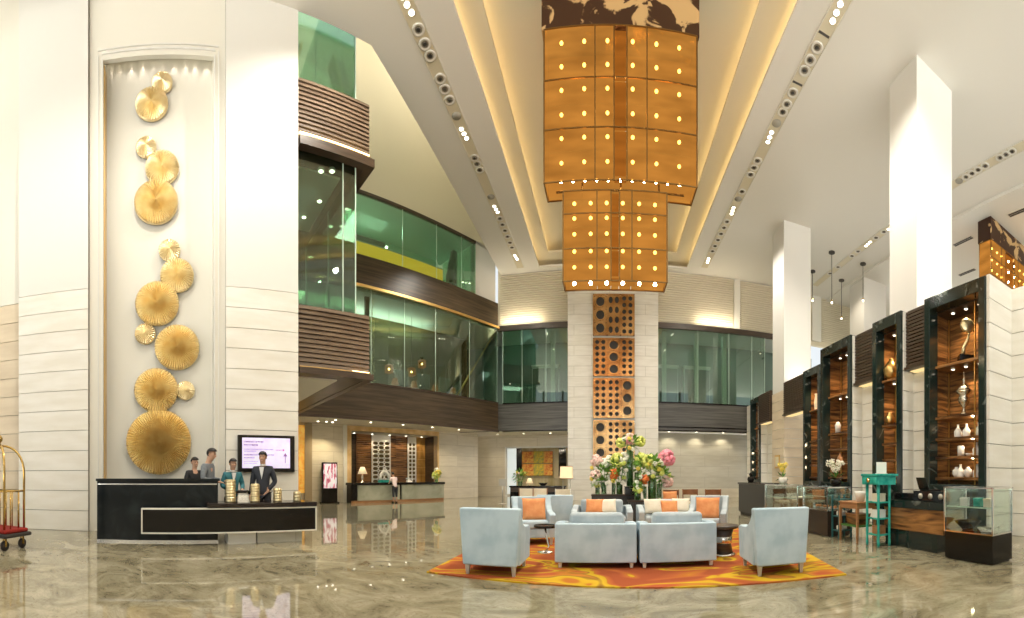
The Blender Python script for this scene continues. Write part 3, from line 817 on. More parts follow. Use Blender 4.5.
pts = [(0.26 * math.cos(x), 0, 0.12 + 0.42 * math.sin(x)) for x in [PI * k / 10 for k in range(11)]]
a = MB(); a.tube(pts, [0.05, 0.065, 0.08, 0.09, 0.09, 0.085, 0.08, 0.08, 0.085, 0.08, 0.06], 8); a.build('body', 'white', t)
a = MB(); a.tube([(0.02, 0, 0.5), (0.1, 0, 0.62), (0.02, 0, 0.74), (-0.1, 0, 0.66)], [0.06, 0.05, 0.045, 0.02], 8); a.build('neck', 'white', t)
a = MB(); a.tube([(-0.05, 0.02, 0.5), (0.18, 0.05, 0.68)], [0.07, 0.015], 8); a.build('wing', 'white', t)
t = thing('desk_telephone', 'small white telephone on the reception counter', 'telephone', LW(son(409, KC + 0.3), KC + 0.3, ZCN), A61)
a = MB(); a.taper((0, 0), (0.26, 0.22), (0.2, 0.1), 0, 0.13, (0, 0.05)); a.build('body', 'white', t, 0.015)
a = MB(); a.tube([(-0.15, 0.05, 0.17), (-0.1, 0.05, 0.2), (0.1, 0.05, 0.2), (0.15, 0.05, 0.17)], 0.03, 8); a.build('handset', 'white', t)

# amber onyx strip, pilaster, kiosk
mb = MB(); mb.box(son(298, K3), son(303.8, K3), K3 - 0.12, K3, 0.5, 3.7); struct('trim_23', mb, 'onyx', A61)
mb = MB(); mb.box(son(304, K3), son(311, K3), K3 - 0.16, K3, 0, 3.8); struct('trim_24', mb, mat('brown_stone', (0.36, 0.28, 0.17), 0.3), A61)
mb = MB(); mb.box(son(343, K3), son(346.5, K3), K3 - 0.08, K3, 0, 3.82); struct('trim_25', mb, 'paint', A61)
KK = 17.9
ka, kb = son(322.5, KK), son(337.5, KK)
t = thing('digital_kiosk', 'tall black digital display kiosk with pink and white pictures', 'kiosk', LW((ka + kb) / 2, KK, 0), A61)
w = (kb - ka) / 2
a = MB(); a.box(-w, w, 0, 0.14, 0.06, 1.95); a.build('housing', 'blackp', t, 0.015)
a = MB(); a.box(-w + 0.05, w - 0.05, -0.012, 0.0, 0.72, 1.88); a.build('screen', mat('kiosk_picture', (0.45, 0.10, 0.16), 0.3, col2=(0.92, 0.86, 0.92), scale=5, stretch=(1.5, 1, 0.5), detail=3, lo=0.44, hi=0.56, emit=0.4), t)
a = MB(); a.box(-w - 0.06, w + 0.06, -0.1, 0.24, 0, 0.06); a.build('base', 'blackp', t)
t2 = []
for px in (318, 326.5, 332.5):
    t = thing('ceiling_downlight', 'small downlight in the soffit washing the marble wall above the kiosk', 'downlight', LW(son(px, 17.6), 17.6, 3.85), A61, 'downlights above the kiosk')
    a = MB(); a.lathe([(0.08, 0.0), (0.085, -0.02), (0.06, -0.025)], n=12); a.build('ring', 'rim', t)
    a = MB(); a.lathe([(0.055, -0.026), (0.05, -0.032)], n=12); a.build('lamp', 'lens', t)
    lamp('SPOT', 'wall_spot', LW(son(px, 17.6), 17.6, 3.78), 60, (1, 0.82, 0.5), 0.05, (R(8), 0, A61), 80)

# recess wall at the back with doorway into the lounge room
YR = 25.0
xa, xb, xc = xon(505, YR), xon(509, YR), -2.0
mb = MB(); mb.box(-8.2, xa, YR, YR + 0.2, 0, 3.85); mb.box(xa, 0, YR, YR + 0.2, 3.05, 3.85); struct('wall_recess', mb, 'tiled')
mb = MB(); mb.box(xa, xa + 0.1, YR - 0.03, YR + 0.22, 0, 3.1); mb.box(xa, -1.9, YR - 0.03, YR + 0.22, 3.05, 3.15); struct('trim_26', mb, 'paintw')
mb = MB(); mb.box(-10, 3, 29.0, 29.2, 0, 3.85); struct('wall_lounge_room', mb, mat('olive_gold_wall', (0.45, 0.36, 0.18), 0.6, col2=(0.62, 0.54, 0.36), scale=1.0, stretch=(3, 1, 0.2)))
# light wells of that room
t = thing('light_column', 'tall white lit panel beside the doorway of the far lounge room', 'light panel', (xon(511.5, 26.5), 26.5, 0))
a = MB(); a.box(-0.32, 0.32, -0.05, 0.05, 0.1, 3.3); a.build('panel', mat('lit_white_panel', (0.80, 0.88, 0.88), 0.5, emit=0.5), t)
a = MB(); a.box(-0.36, 0.36, -0.07, 0.07, 0, 0.1); a.build('base', 'rim', t)
for px, lab in ((518.3, 'black drape beside the white lit panel in the far lounge room'), (562.5, 'black drape behind the square floor lamp in the far lounge room')):
    x = xon(px, 27.5)
    a = MB()
    for k in range(5): a.lathe([(0.085, 1.3), (0.085, 3.4)], (x - 0.18 + k * 0.09, 27.5, 0), 8)
    tag(a.build('drape', 'blackp'), lab, 'drape', 'black drapes in the far lounge')
# art panels
for i in range(3):
    for j in range(2):
        px = (527.5, 538.5, 548)[i]; x = xon(px, 28.85); wd = (0.46, 0.40, 0.33)[i]
        z = (1.75, 2.65)[j]
        lab = '%s canvas, %s in the %s column of the far lounge artwork' % ((('red and orange', 'yellow and brown', 'red and yellow')[i]), ('lower', 'upper')[j], ('first', 'middle', 'last')[i])
        t = thing('art_canvas', lab, 'artwork', (x, 28.9, z), 0, 'six-part artwork in the far lounge')
        a = MB(); a.box(-wd, wd, -0.03, 0.03, -0.42, 0.42); a.build('canvas', 'artg' if i == 1 else 'artr', t)
        a = MB(); a.box(-wd - 0.015, wd + 0.015, 0.03, 0.06, -0.435, 0.435); a.build('frame', 'blackp', t)

# ---- columns on the right
def column(name, x0, x1, y0, y1, zb):
    mb = MB(); mb.box(x0, x1, y0, y1, 0, ZC + 0.02); struct(name, mb, 'paintw')
column('column_1', 7.57, 9.0, 7.87, 9.0, 0); column('column_2', 7.65, 9.0, 16.26, 17.5, 0); column('column_3', 13.6, 15.2, 18.4, 19.8, 0)
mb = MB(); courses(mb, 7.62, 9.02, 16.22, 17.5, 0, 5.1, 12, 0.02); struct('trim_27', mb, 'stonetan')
# right marble walls
TW = [(6.6, 4.89, 6.62), (6.6, 7.42, 8.57), (6.6, 9.58, 11.3), (7.4, 12.72, 14.0), (7.6, 19.0, 20.4)]
mb = MB()
for a, b in ((6.62, 7.42), (8.57, 9.58)): courses(mb, 7.0, 7.4, a, b, 0, 5.3, 11, 0.016)
courses(mb, 8.0, 8.3, 17.5, 22, 0, 5.3, 11, 0.016)
struct('wall_right', mb, 'stone')
mb = MB()
for a, b in ((6.62, 7.42), (8.57, 9.58)): mb.box(7.02, 7.4, a, b, 0, 5.28)
mb.box(8.02, 8.3, 17.5, 22, 0, 5.28)
struct('wall_right_core', mb, 'joint')
mb = MB(); courses(mb, 7.47, 7.8, -10, 4.88, 0, 5.38, 11, 0.016); courses(mb, 6.64, 7.47, 4.80, 4.88, 0, 5.38, 11, 0.016); struct('wall_right_near', mb, 'stone')
mb = MB(); mb.box(7.49, 7.8, -10, 4.86, 0, 5.36); mb.box(6.66, 7.49, 4.82, 4.88, 0, 5.36); struct('wall_right_near_core', mb, 'joint')
mb = MB(); mb.box(24, 24.3, -10, 22.3, 0, 14); struct('wall_far_right', mb, 'paint')
# glazed entrance front behind the camera
mb = MB()
for x in [-16 + 2.6 * i for i in range(16)]: mb.box(x - 0.12, x + 0.12, -9.6, -9.3, 0, ZC)
for z in (0.0, 3.2, 6.6, 9.8): mb.box(-16, 24, -9.55, -9.35, z, z + 0.16)
struct('window_10', mb, 'dkwood')

# ================================================================== GOLD DISCS
def disc(px, py, rp, lab):
    k = 9.93
    kf = 9.93 - 0.12
    d = kf / math.cos(th(px) + A61)
    r = rp / F * d
    z = zz(py, d)
    n = max(26, int(r * 95))
    t = thing('gold_disc', lab, 'wall disc', LW(son(px, kf), k - 0.01, z), A61, 'gold fluted discs in the niche')
    m = Matrix.Rotation(PI / 2, 4, 'X')
    vs, fs = [], []
    rings = [(0.012, 0.20), (0.35, 0.165), (0.7, 0.135), (0.93, 0.11), (1.0, 0.085)]
    for (q, h) in rings:
        for i in range(2 * n):
            a = PI * i / n
            hh = h + (0.0 if i % 2 else 1) * 0.06 * min(1, q * 2) * min(1.0, r * 1.5)
            vs.append((q * r * math.cos(a), q * r * math.sin(a), hh * min(1.0, 0.45 + r)))
    for j in range(len(rings) - 1):
        for i in range(2 * n):
            e = (i + 1) % (2 * n)
            fs.append((j * 2 * n + i, j * 2 * n + e, (j + 1) * 2 * n + e, (j + 1) * 2 * n + i))
    fs.append(tuple(range(2 * n)))
    a = MB(); a.add(vs, fs, False, m); a.build('fluted_face', 'gold', t)
    a = MB(); a.lathe([(r * 0.98, 0.0), (r, 0.02), (r, 0.085 * min(1.0, 0.45 + r))], n=48, mtx=m); a.build('rim', 'gold', t)
    a = MB(); a.lathe([(r * 0.3, -0.05), (r * 0.3, 0.03)], n=16, mtx=m); a.build('mount', 'brass', t)
DS = [(162, 80, 10.5, 'topmost small gold fluted disc, right under the niche downlights'),
      (151.5, 102, 16.5, 'mid-sized gold fluted disc overlapping just below the topmost small disc'),
      (146, 145, 10.5, 'small gold fluted disc, third from the top of the niche'),
      (162, 166, 17, 'mid-sized gold fluted disc, fourth from the top, touching a larger disc under it'),
      (156, 201, 22, 'large gold fluted disc, fifth from the top, lowest of the upper cluster'),
      (169.5, 249, 11, 'small gold fluted disc at the top of the middle cluster'),
      (177, 274.5, 17, 'mid-sized gold fluted disc just under the small disc of the middle cluster'),
      (157, 303, 22, 'large gold fluted disc in the middle cluster, seventh size down, toward the luggage cart side'),
      (145, 333, 10.5, 'small gold fluted disc under the middle cluster, on the luggage cart side'),
      (177, 347, 22.5, 'large gold fluted disc lowest in the middle cluster, on the monitor side'),
      (156, 390, 22, 'large gold fluted disc directly above the biggest disc'),
      (185.5, 390, 9.5, 'smallest gold fluted disc, beside the disc above the biggest one'),
      (158.5, 442, 32.5, 'biggest gold fluted disc, lowest of all, just above the black desk')]
for q in DS: disc(*q)

# ================================================================== CONCIERGE DESK
t = thing('concierge_desk', 'black marble concierge desk with a floating white framed front panel', 'desk', (0, 0, 0), A61)
a0, a1 = son(97, 7.97), son(218, 7.97)
a = MB(); a.box(a0, a1, 7.97, 8.3, 0.04, 1.2); a.build('high_panel', 'black', t)
a = MB(); a.box(a0 - 0.02, a1 + 0.03, 7.93, 8.36, 1.2, 1.25); a.build('high_top', 'black', t, 0.006)
a = MB(); a.box(a0, a1 + 0.0, 7.985, 8.28, 0.0, 0.04); a.build('kick_plate', 'chrome', t)
a = MB(); a.box(a0 + 0.02, a1 - 0.02, 7.955, 7.97, 1.13, 1.15); a.build('reflection_strip', 'chrome', t)  # chrome line stands in for a light strip reflected in the black marble
b0, b1 = son(142.5, 7.55), son(315.5, 7.55)
a = MB(); a.box(b0, b1, 7.56, 7.66, 0.245, 0.68); a.build('front_panel', 'blackp', t)
a = MB()
a.box(b0 - 0.025, b1 + 0.025, 7.54, 7.66, 0.225, 0.25); a.box(b0 - 0.025, b1 + 0.025, 7.54, 7.66, 0.675, 0.70)
a.box(b0 - 0.025, b0, 7.54, 7.66, 0.25, 0.675); a.box(b1, b1 + 0.025, 7.54, 7.66, 0.25, 0.675)
a.build('panel_frame', 'rim', t)
a = MB(); a.box(a1 - 0.25, b1 + 0.02, 7.52, 8.3, 0.705, 0.79); a.build('countertop', mat('dark_brown_counter', (0.02, 0.012, 0.009), 0.15), t, 0.008)
a = MB(); a.box(a1 - 0.1, b1 - 0.1, 7.67, 8.2, 0.24, 0.705); a.build('body', 'blackp', t)
for (p, q, m) in ((228, 256, 'stone'), (257.5, 302, 'tilew')):
    a = MB(); a.box(son(p, 7.72), son(q, 7.72), 7.72, 8.2, 0, 0.24); a.build('pedestal', m, t)
# ribbed brass stacks
for px, h, r, n, lab in ((230.5, 0.43, 0.105, 8, 'tallest ribbed brass canister on the concierge counter, in front of the teal jacket'),
                         (255, 0.345, 0.095, 7, 'second tallest ribbed brass canister on the counter, before the dark suited attendant'),
                         (277.5, 0.255, 0.088, 5, 'ribbed brass canister of five rings on the concierge counter'),
                         (297, 0.185, 0.078, 3, 'shortest ribbed brass canister at the outer end of the counter')):
    k = 7.85
    t = thing('ribbed_canister', lab, 'canister', LW(son(px, k), k, 0.79), A61, 'ribbed brass canisters on the concierge counter')
    a = MB(); pr = []
    for i in range(n):
        z = h * i / n; dz = h / n
        pr += [(r * 0.9, z), (r, z + dz * 0.15), (r, z + dz * 0.8), (r * 0.9, z + dz * 0.97)]
    a.lathe(pr, n=24); a.build('body', 'brassp', t)
    a = MB(); a.lathe([(r * 0.9, h), (r * 0.85, h + 0.012), (0.001, h + 0.014)], n=24); a.build('lid', 'brassp', t)
k = 7.95
t = thing('desk_telephone', 'dark telephone between two ribbed brass canisters on the concierge counter', 'telephone', LW(son(243, k), k, 0.79), A61)
a = MB(); a.taper((0, 0), (0.26, 0.22), (0.2, 0.1), 0, 0.14, (0, 0.04)); a.build('body', 'greyleg', t, 0.012)
a = MB(); a.tube([(-0.15, 0.04, 0.16), (-0.1, 0.04, 0.2), (0.1, 0.04, 0.2), (0.15, 0.04, 0.16)], 0.03, 8); a.build('handset', 'blackp', t)
a = MB()
for i in range(3):
    for j in range(3): a.cbox((-0.06 + i * 0.06, -0.075 + j * 0.03, 0.055 + j * 0.03), (0.035, 0.02, 0.02))
a.build('keypad', 'rim', t)
# monitor
km = 9.36
m0, m1 = son(237.5, km), son(294, km)
dm = km / math.cos(th(265) + A61)
zt, zb = zz(435.5, dm), zz(472, dm)
t = thing('wall_monitor', 'black framed wall monitor showing a pale lilac direction page', 'monitor', LW((m0 + m1) / 2, km, (zt + zb) / 2), A61)
w, h = (m1 - m0) / 2, (zt - zb) / 2
a = MB(); a.box(-w, w, -0.06, 0.03, -h, h); a.build('housing', 'blackp', t, 0.008)
a = MB(); a.box(-w + 0.1, w - 0.12, -0.066, -0.06, -h + 0.09, h - 0.065); a.build('screen', 'screen', t)
rows = [(0.255, 0.035, 0.0, 0.62, 'purple'), (0.18, 0.035, 0.0, 0.42, 'purple'), (0.09, 0.014, 0.0, 0.92, 'purple'), (0.045, 0.014, 0.0, 0.38, 'purple'), (-0.045, 0.026, 0.0, 0.95, 'purple'), (-0.115, 0.026, 0.0, 0.34, 'purple'), (-0.19, 0.012, 0.0, 0.45, 'purple'), (-0.235, 0.012, 0.0, 0.4, 'purple'), (0.075, 0.018, 1.02, 1.22, 'magenta')]
rr = random.Random(3)
for (z, hh, x0, x1, m) in rows:
    a = MB(); x = -w + 0.14 + x0 * 0.75; xe = -w + 0.14 + x1 * 0.75
    while x < xe:
        ww = hh * rr.uniform(0.35, 0.8)
        if True:
            a.box(x, x + ww * 0.45, -0.069, -0.066, z, z + hh)
            a.box(x, x + ww, -0.069, -0.066, z + hh * rr.choice((0, 0.4, 0.75)), z + hh * rr.choice((0.85, 1.0)))
        x += ww + hh * 0.22
    a.build('screen_line', m, t)
a = MB(); a.box(w - 0.245, w - 0.23, -0.069, -0.066, -0.22, -0.03); a.prism([(w - 0.285, -0.06), (w - 0.19, -0.06), (w - 0.2375, 0.02)], -0.069, -0.066, 'y'); a.build('arrow', 'purple', t)
a = MB(); a.prism([(w - 0.30, 0.055), (w - 0.30, 0.115), (w - 0.25, 0.085)], -0.069, -0.066, 'y'); a.build('arrow', 'magenta', t)

# ================================================================== LUGGAGE CART
cx, cy = pd(-0.5, 7.45)
t = thing('luggage_cart', 'brass birdcage luggage cart with red carpeted deck by the marble wall', 'luggage cart', (cx, cy, 0), A61 - R(22))
dk = 0.30
a = MB(); a.box(-0.45, 0.45, -0.30, 0.30, dk, dk + 0.07); a.build('deck_carpet', 'redcarpet', t, 0.03)
a = MB(); a.box(-0.49, 0.49, -0.35, 0.35, dk - 0.07, dk); a.build('bumper', 'rubber', t, 0.03)
for sx in (-1, 1):
    for sy in (-1, 1):
        base = Vector((sx * 0.38, sy * 0.25, dk + 0.05))
        pts = [base]
        for k in range(9):
            an = PI / 2 * k / 8
            q = 1 - (1 - math.cos(an)) ** 1.0
            pts.append(Vector((sx * 0.38 * math.cos(an) ** 0.8 if k < 8 else 0, sy * 0.25 * math.cos(an) ** 0.8 if k < 8 else 0, 1.35 + 0.5 * math.sin(an))))
        a = MB(); a.tube(pts, 0.022, 10); a.build('hoop_post', 'brass', t)
        c = (sx * 0.36, sy * 0.22)
        a = MB(); a.tube([(c[0] - 0.02, c[1], 0.09), (c[0] + 0.02, c[1], 0.09)], 0.09, 16); wh = a.build('wheel', 'rubber', t)
        a = MB(); a.box(c[0] - 0.035, c[0] - 0.025, c[1] - 0.02, c[1] + 0.02, 0.08, dk - 0.07); a.box(c[0] + 0.025, c[0] + 0.035, c[1] - 0.02, c[1] + 0.02, 0.08, dk - 0.07); a.box(c[0] - 0.035, c[0] + 0.035, c[1] - 0.02, c[1] + 0.02, 0.19, dk - 0.06); a.build('fork', 'brass', wh)
for sy in (-1, 1):
    a = MB(); a.tube([(-0.38, sy * 0.25, 1.03), (0.38, sy * 0.25, 1.03)], 0.016, 8); a.build('rail', 'brass', t)
for sx in (-1, 1):
    a = MB(); a.tube([(sx * 0.38, -0.25, 1.03), (sx * 0.38, 0.25, 1.03)], 0.016, 8); a.build('rail', 'brass', t)
    for y in (-0.1, 0.1):
        a = MB(); a.tube([(sx * 0.38, y, dk + 0.05), (sx * 0.38, y, 1.03)], 0.013, 8); a.build('baluster', 'brass', t)
for x in (-0.25, -0.08, 0.08, 0.25):
    for sy in (-1, 1):
        a = MB(); a.tube([(x, sy * 0.25, dk + 0.05), (x, sy * 0.25, 1.03)], 0.013, 8); a.build('baluster', 'brass', t)
a = MB(); a.lathe([(0.03, 1.80), (0.045, 1.86), (0.02, 1.9), (0.055, 1.94), (0.065, 1.985), (0.04, 2.03), (0.001, 2.06)], n=14); a.build('finial', 'brass', t)
a = MB(); a.tube([(0.0, 0.0, 1.86), (0.08, 0, 1.82), (0.11, 0, 1.76), (0.08, 0, 1.70)], 0.013, 8); a.tube([(0, 0, 1.86), (-0.08, 0, 1.82), (-0.11, 0, 1.76)], 0.013, 8); a.build('hook', 'brass', t)

# ================================================================== CEILING TRACKS
def track(x, y0, y1, lab, groups, w=0.36):
    t = thing('ceiling_light_track', lab, 'light track', (x, 0, ZC), 0, 'recessed ceiling light tracks')
    a = MB(); a.box(-w / 2, w / 2, y0, y1, -0.012, -0.002); a.build('channel', mat('track_cream', (0.72, 0.66, 0.50), 0.45), t)
    a = MB(); a.box(-w / 2 - 0.02, -w / 2, y0, y1, -0.03, -0.0); a.box(w / 2, w / 2 + 0.02, y0, y1, -0.03, 0); a.build('edge_trim', 'rim', t)
    for kind, y in groups:
        if kind == 'g':
            q = MB(); q.lathe([(0.165, -0.013), (0.17, -0.035), (0.13, -0.045), (0.10, -0.025)], (0, y, 0), 20)
            o = q.build('downlight', 'rim', t)
            q = MB(); q.lathe([(0.095, -0.028), (0.075, -0.024), (0.055, -0.02)], (0, y, 0), 16); q.build('reflector', 'silver', o)
            q = MB(); q.lathe([(0.055, -0.031), (0.03, -0.034)], (0, y, 0), 14); q.build('baffle', 'darkhole', o)
        elif kind == 's':
            q = MB(); q.lathe([(0.15, -0.013), (0.15, -0.022)], (0, y, 0), 20); q.build('speaker', mat('speaker_mesh', (0.42, 0.40, 0.34), 0.7), t)
        elif kind == 'v':
            q = MB(); q.box(-w * 0.42, w * 0.42, y - 0.03, y + 0.03, -0.02, -0.012); q.build('slot', 'grille', t)
        else:
            for dx, dy in ((-0.02, -0.2), (0.0, 0.0), (0.02, 0.2)):
                q = MB(); q.lathe([(0.085, -0.013), (0.09, -0.03), (0.07, -0.035)], (dx, y + dy, 0), 16); o = q.build('spotlight', 'rim', t)
                q = MB(); q.lathe([(0.068, -0.036), (0.06, -0.045)], (dx, y + dy, 0), 14); q.build('lamp', 'lens', o)
XL, XR = -4.55, 5.33
def yt(px, X): return X / math.tan(th(px))
gl = [('g', yt(p, XL)) for p in (418.5, 425, 430.2, 440.3, 444.9, 449.6, 474.5, 477, 479.6)] + [('s', yt(456.6, XL)), ('s', yt(491, XL)), ('l', yt(407, XL)), ('l', yt(464, XL)), ('l', yt(496, XL)), ('l', yt(516, XL))] + [('g', yt(p, XL)) for p in (500, 502.5, 505, 507.5, 510, 512)]
track(XL, 3.2, 21.6, 'long ceiling light track on the side of the gold discs, with round pale downlights', gl)
gr = [('g', yt(p, XR)) for p in (817, 810.1, 804.5, 792.7, 786.7, 782.6, 757.5, 754, 750.5, 742, 727, 724, 721, 718, 715, 712.5)] + [('s', yt(776.6, XR)), ('s', yt(738.2, XR)), ('l', yt(836.4, XR)), ('l', yt(769.7, XR)), ('l', yt(732.5, XR)), ('l', yt(708, XR)), ('v', yt(824, XR)), ('v', yt(797.5, XR))]
track(XR, 3.2, 21.4, 'long ceiling light track between the amber chandelier and the white columns', gr)
X3 = 11.9
g3 = [('g', yt(p, X3)) for p in (1012, 1006, 1000, 985, 978, 972, 966, 884, 876, 858, 852, 838, 830)] + [('l', yt(868, X3)), ('l', yt(891, X3)), ('s', yt(959, X3))]
track(X3, 3.0, 21.0, 'ceiling light track running behind the white columns', g3)
for i, (px, py) in enumerate(((963, 241), (967, 272), (1020, 211), (1001, 258))):
    d = F * (ZC - 0.12 - HC) / (YH - py); x, y = pd(px, d)
    t = thing('ceiling_vent', ('dark slotted ceiling vent closest to the near white column', 'dark slotted ceiling vent just above the nearest shelving tower', 'dark slotted ceiling vent beyond the hanging amber lantern', 'dark slotted ceiling vent between the amber lantern and the tower')[i], 'vent', (x, y, ZC - 0.12), 0, 'slotted vents in the side ceiling')
    a = MB(); a.box(-0.14, 0.14, -0.6, 0.6, -0.02, 0); a.build('frame', 'rim', t)
    a = MB()
    for k in range(2): a.box(-0.10 + k * 0.11, -0.01 + k * 0.11, -0.55, 0.55, -0.026, -0.02)
    a.build('slots', 'grille', t)

# ================================================================== CHANDELIERS
def chandelier(name, label, loc, tiers, canopy, rz=0):
    t = thing(name, label, 'chandelier', loc, rz)
    # canopy: (halfwidth, depth, z0, z1)
    w, dp, z0, z1 = canopy
    a = MB(); a.box(-w, w, 0, dp, z0, z1); a.build('canopy', 'canopy', t, 0.01)
    for (cx, w, dp, z0, z1, xs, zs, bx, bz, low) in tiers:
        xs = [cx + q for q in xs]
        for face, y in (('front', 0.0), ('back', dp)):
            for i in range(len(xs) - 1):
                for j in range(len(zs) - 1):
                    mid = face == 'front' and len(xs) > 4 and i == 2
                    q = MB(); yy = y + (0.1 if mid else 0.0)
                    q.box(xs[i] + 0.012, xs[i + 1] - 0.012, yy, yy + 0.008, zs[j] + 0.012, zs[j + 1] - 0.012)
                    q.build('shade_panel', 'amberd' if mid else 'amber', t)
        for x in (cx - w, cx + w - 0.008):
            q = MB(); q.box(x, x + 0.008, 0.02, dp, z0, z1); q.build('shade_panel', 'amber', t)
        q = MB(); q.box(cx - w + 0.02, cx + w - 0.02, 0.03, dp - 0.02, z0 + 0.10, z0 + 0.11); q.build('diffuser', 'amber', t)
        q = MB()
        for x in xs: q.box(x - 0.014, x + 0.014, -0.018, 0.006, z0, z1)
        for z in zs: q.box(cx - w, cx + w, -0.016, 0.004, z - 0.014, z + 0.014)
        for y in (0, dp):
            q.box(cx - w - 0.01, cx - w + 0.02, y - 0.012, y + 0.02, z0 - low, z1); q.box(cx + w - 0.02, cx + w + 0.01, y - 0.012, y + 0.02, z0 - low, z1)
        for z in (z0, z1 - 0.03):
            for x in (cx - w, cx + w): q.box(x - 0.015, x + 0.015, 0, dp, z, z + 0.03)
        q.box(cx - w, cx + w, dp - 0.01, dp + 0.015, z0 - 0.0, z0 + 0.03)
        q.build('frame', 'brassd', t)
        for x in bx:
            for z in bz:
                q = MB(); q.ball((cx + x, 0.10, z), 0.040, 10, 8); q.build('bulb', 'bulb', t)
    return t
M['brassd'] = mat('bronze_frame', (0.20, 0.11, 0.035), 0.35, 0.9)
M['canopy'] = mat('etched_bronze_mirror', (0.045, 0.016, 0.006), 0.3, 0.3, col2=(0.56, 0.37, 0.17), scale=1.5, detail=9, distort=0.6, lo=0.545, hi=0.57)
Y0 = 9.3
def cxp(px): return xon(px, Y0)
def czp(py, px=605): return zz(py, Y0 / math.cos(th(px)))
xc1 = (cxp(544) + cxp(697)) / 2; w1 = (cxp(697) - cxp(544)) / 2
xc2 = (cxp(563) + cxp(667)) / 2; w2 = (cxp(667) - cxp(563)) / 2
zA = [czp(180), czp(127), czp(77), czp(25)]
zB = [czp(280.5), czp(248), czp(213), czp(190)]
dA, dB = 0.66, 0.50
tierA = (0.0, w1, dA, zA[0], zA[-1], [cxp(p) - xc1 for p in (544, 595, 614, 627, 647, 697)], zA, [cxp(p) - xc1 for p in (561, 584, 607.5, 633, 657, 680)], [czp(p) for p in (36, 60, 84, 109, 133, 158)], 0.0)
tierB = (xc2 - xc1, w2, dB, zB[0], zB[-1], [cxp(p) - xc2 for p in (563, 597, 611, 619.5, 632, 667)], zB, [cxp(p) - xc2 for p in (574, 590.5, 606.7, 623, 639.5, 655.5)], [czp(p) for p in (200, 215, 231, 248.5, 264.5, 281)], 0.0)
ch = chandelier('amber_chandelier', 'huge two-tier amber glass chandelier hanging in the middle of the lobby', (xc1, Y0, 0), [tierA, tierB], (w1 + 0.06, dA + 0.05, zA[-1], ZC + 0.82))
for i in range(11):
    q = MB(); q.ball((cxp(561 + 11.9 * i) - xc1, 0.06, zA[0] + 0.04), 0.03, 8, 6); q.build('bulb', 'bulb', ch)
q = MB(); q.box(-w1 + 0.25, w1 - 0.25, 0.3, 0.34, zA[0] - 0.03, zA[0]); q.build('cross_bar', 'brassd', ch)
for x in (-0.9, 0.0, 0.9):
    q = MB(); q.box(x - 0.02, x + 0.02, 0.2, 0.24, zB[-1] - 0.1, zA[0] + 0.1); q.build('hanger', 'brassd', ch)
for px in (575, 605, 635, 668): lamp('POINT', 'chandelier_glow', (cxp(px), Y0 + 0.33, czp(100)), 110, (1, 0.68, 0.32), 0.15)
for px in (590, 640): lamp('POINT', 'chandelier_glow', (cxp(px), Y0 + 0.25, czp(235)), 40, (1, 0.62, 0.22), 0.15)
# the second hanging lantern on the right
ds = F * 11.18 / (YH - 216)
lx, ly = pd(991, ds)
zl = [10.0, 10.75, 11.5]
tier = (1.6, 1.6, 0.62, zl[0], zl[-1], [-1.6, -0.8, -0.5, 0.3, 0.6, 1.6], zl, [-1.4, -1.0, -0.65, -0.1, 0.45, 0.9, 1.3], [10.25, 10.7, 11.2], 0.0)
tt = chandelier('amber_lantern', 'smaller amber box lantern hanging above the nearest shelving tower', (lx, ly, 0), [tier], (1.62, 0.7, zl[-1], ZC - 0.12))
for o in kids(tt):
    if o.name.startswith('canopy'):
        o.location.x = 1.6
for x in (0.6, 2.0): lamp('POINT', 'lantern_glow', (lx + x, ly + 0.3, 10.8), 35, (1, 0.62, 0.22), 0.15)

# slim pendants on wires
for i, (px, py, pb) in enumerate(((831.8, 252, 302), (841.5, 280, 318), (863, 263.5, 300), (812.5, 271, 300))):
    d = F * (ZC - HC) / (YH - py); x, y = pd(px, d); zb = zz(pb, d)
    t = thing('pendant_lamp', ('slim wire pendant lamp nearest the middle of the gap between the two white columns', 'slim wire pendant lamp deepest between the two white columns', 'slim wire pendant lamp closest to the near white column', 'slim wire pendant lamp close to the farther white column')[i], 'pendant lamp', (x, y, zb), 0, 'slim pendants between the white columns')
    a = MB(); a.tube([(0, 0, 0.1), (0, 0, ZC - zb)], 0.014, 6); a.build('cord', 'rubber', t)
    a = MB(); a.lathe([(0.16, ZC - zb - 0.06), (0.16, ZC - zb)], n=14); a.build('canopy', 'grille', t)
    a = MB(); a.lathe([(0.03, 0.12), (0.06, 0.06), (0.05, 0.0)], n=12); a.build('socket', 'brass', t)
    a = MB(); a.ball((0, 0, -0.03), 0.045, 8, 6); a.build('bulb', 'lens', t)

# ================================================================== CARVED SCREENS ON THE PILLAR
def perforated(mb, x0, z0, nx, nz, s, r, y0, y1, seg=16):
    """a plate of nx by nz square cells of side s, each with a round hole of radius r"""
    for i in range(nx):
        for j in range(nz):
            cx, cz = x0 + (i + 0.5) * s, z0 + (j + 0.5) * s
            vs, fs = [], []
            for k in range(seg):
                a = 2 * PI * (k + 0.5) / seg
                c, sn = math.cos(a), math.sin(a)
                q = 0.5 * s / max(abs(c), abs(sn))
                for y in (y0, y1):
                    vs.append((cx + q * c, y, cz + q * sn)); vs.append((cx + r * c, y, cz + r * sn))
            for k in range(seg):
                e = (k + 1) % seg
                a, b = 4 * k, 4 * e
                fs += [(a, a + 1, b + 1, b), (a + 2, b + 2, b + 3, a + 3), (a + 1, a + 3, b + 3, b + 1), (a, b, b + 2, a + 2)]
            mb.add(vs, fs)
pat = [('LSS', 0), ('SSL', 1), ('SLS', 2), ('LMS', 3)]
xs0, xs1 = xon(593.5, 21.5), xon(634, 21.5)
pw = (xs1 - xs0) / 3
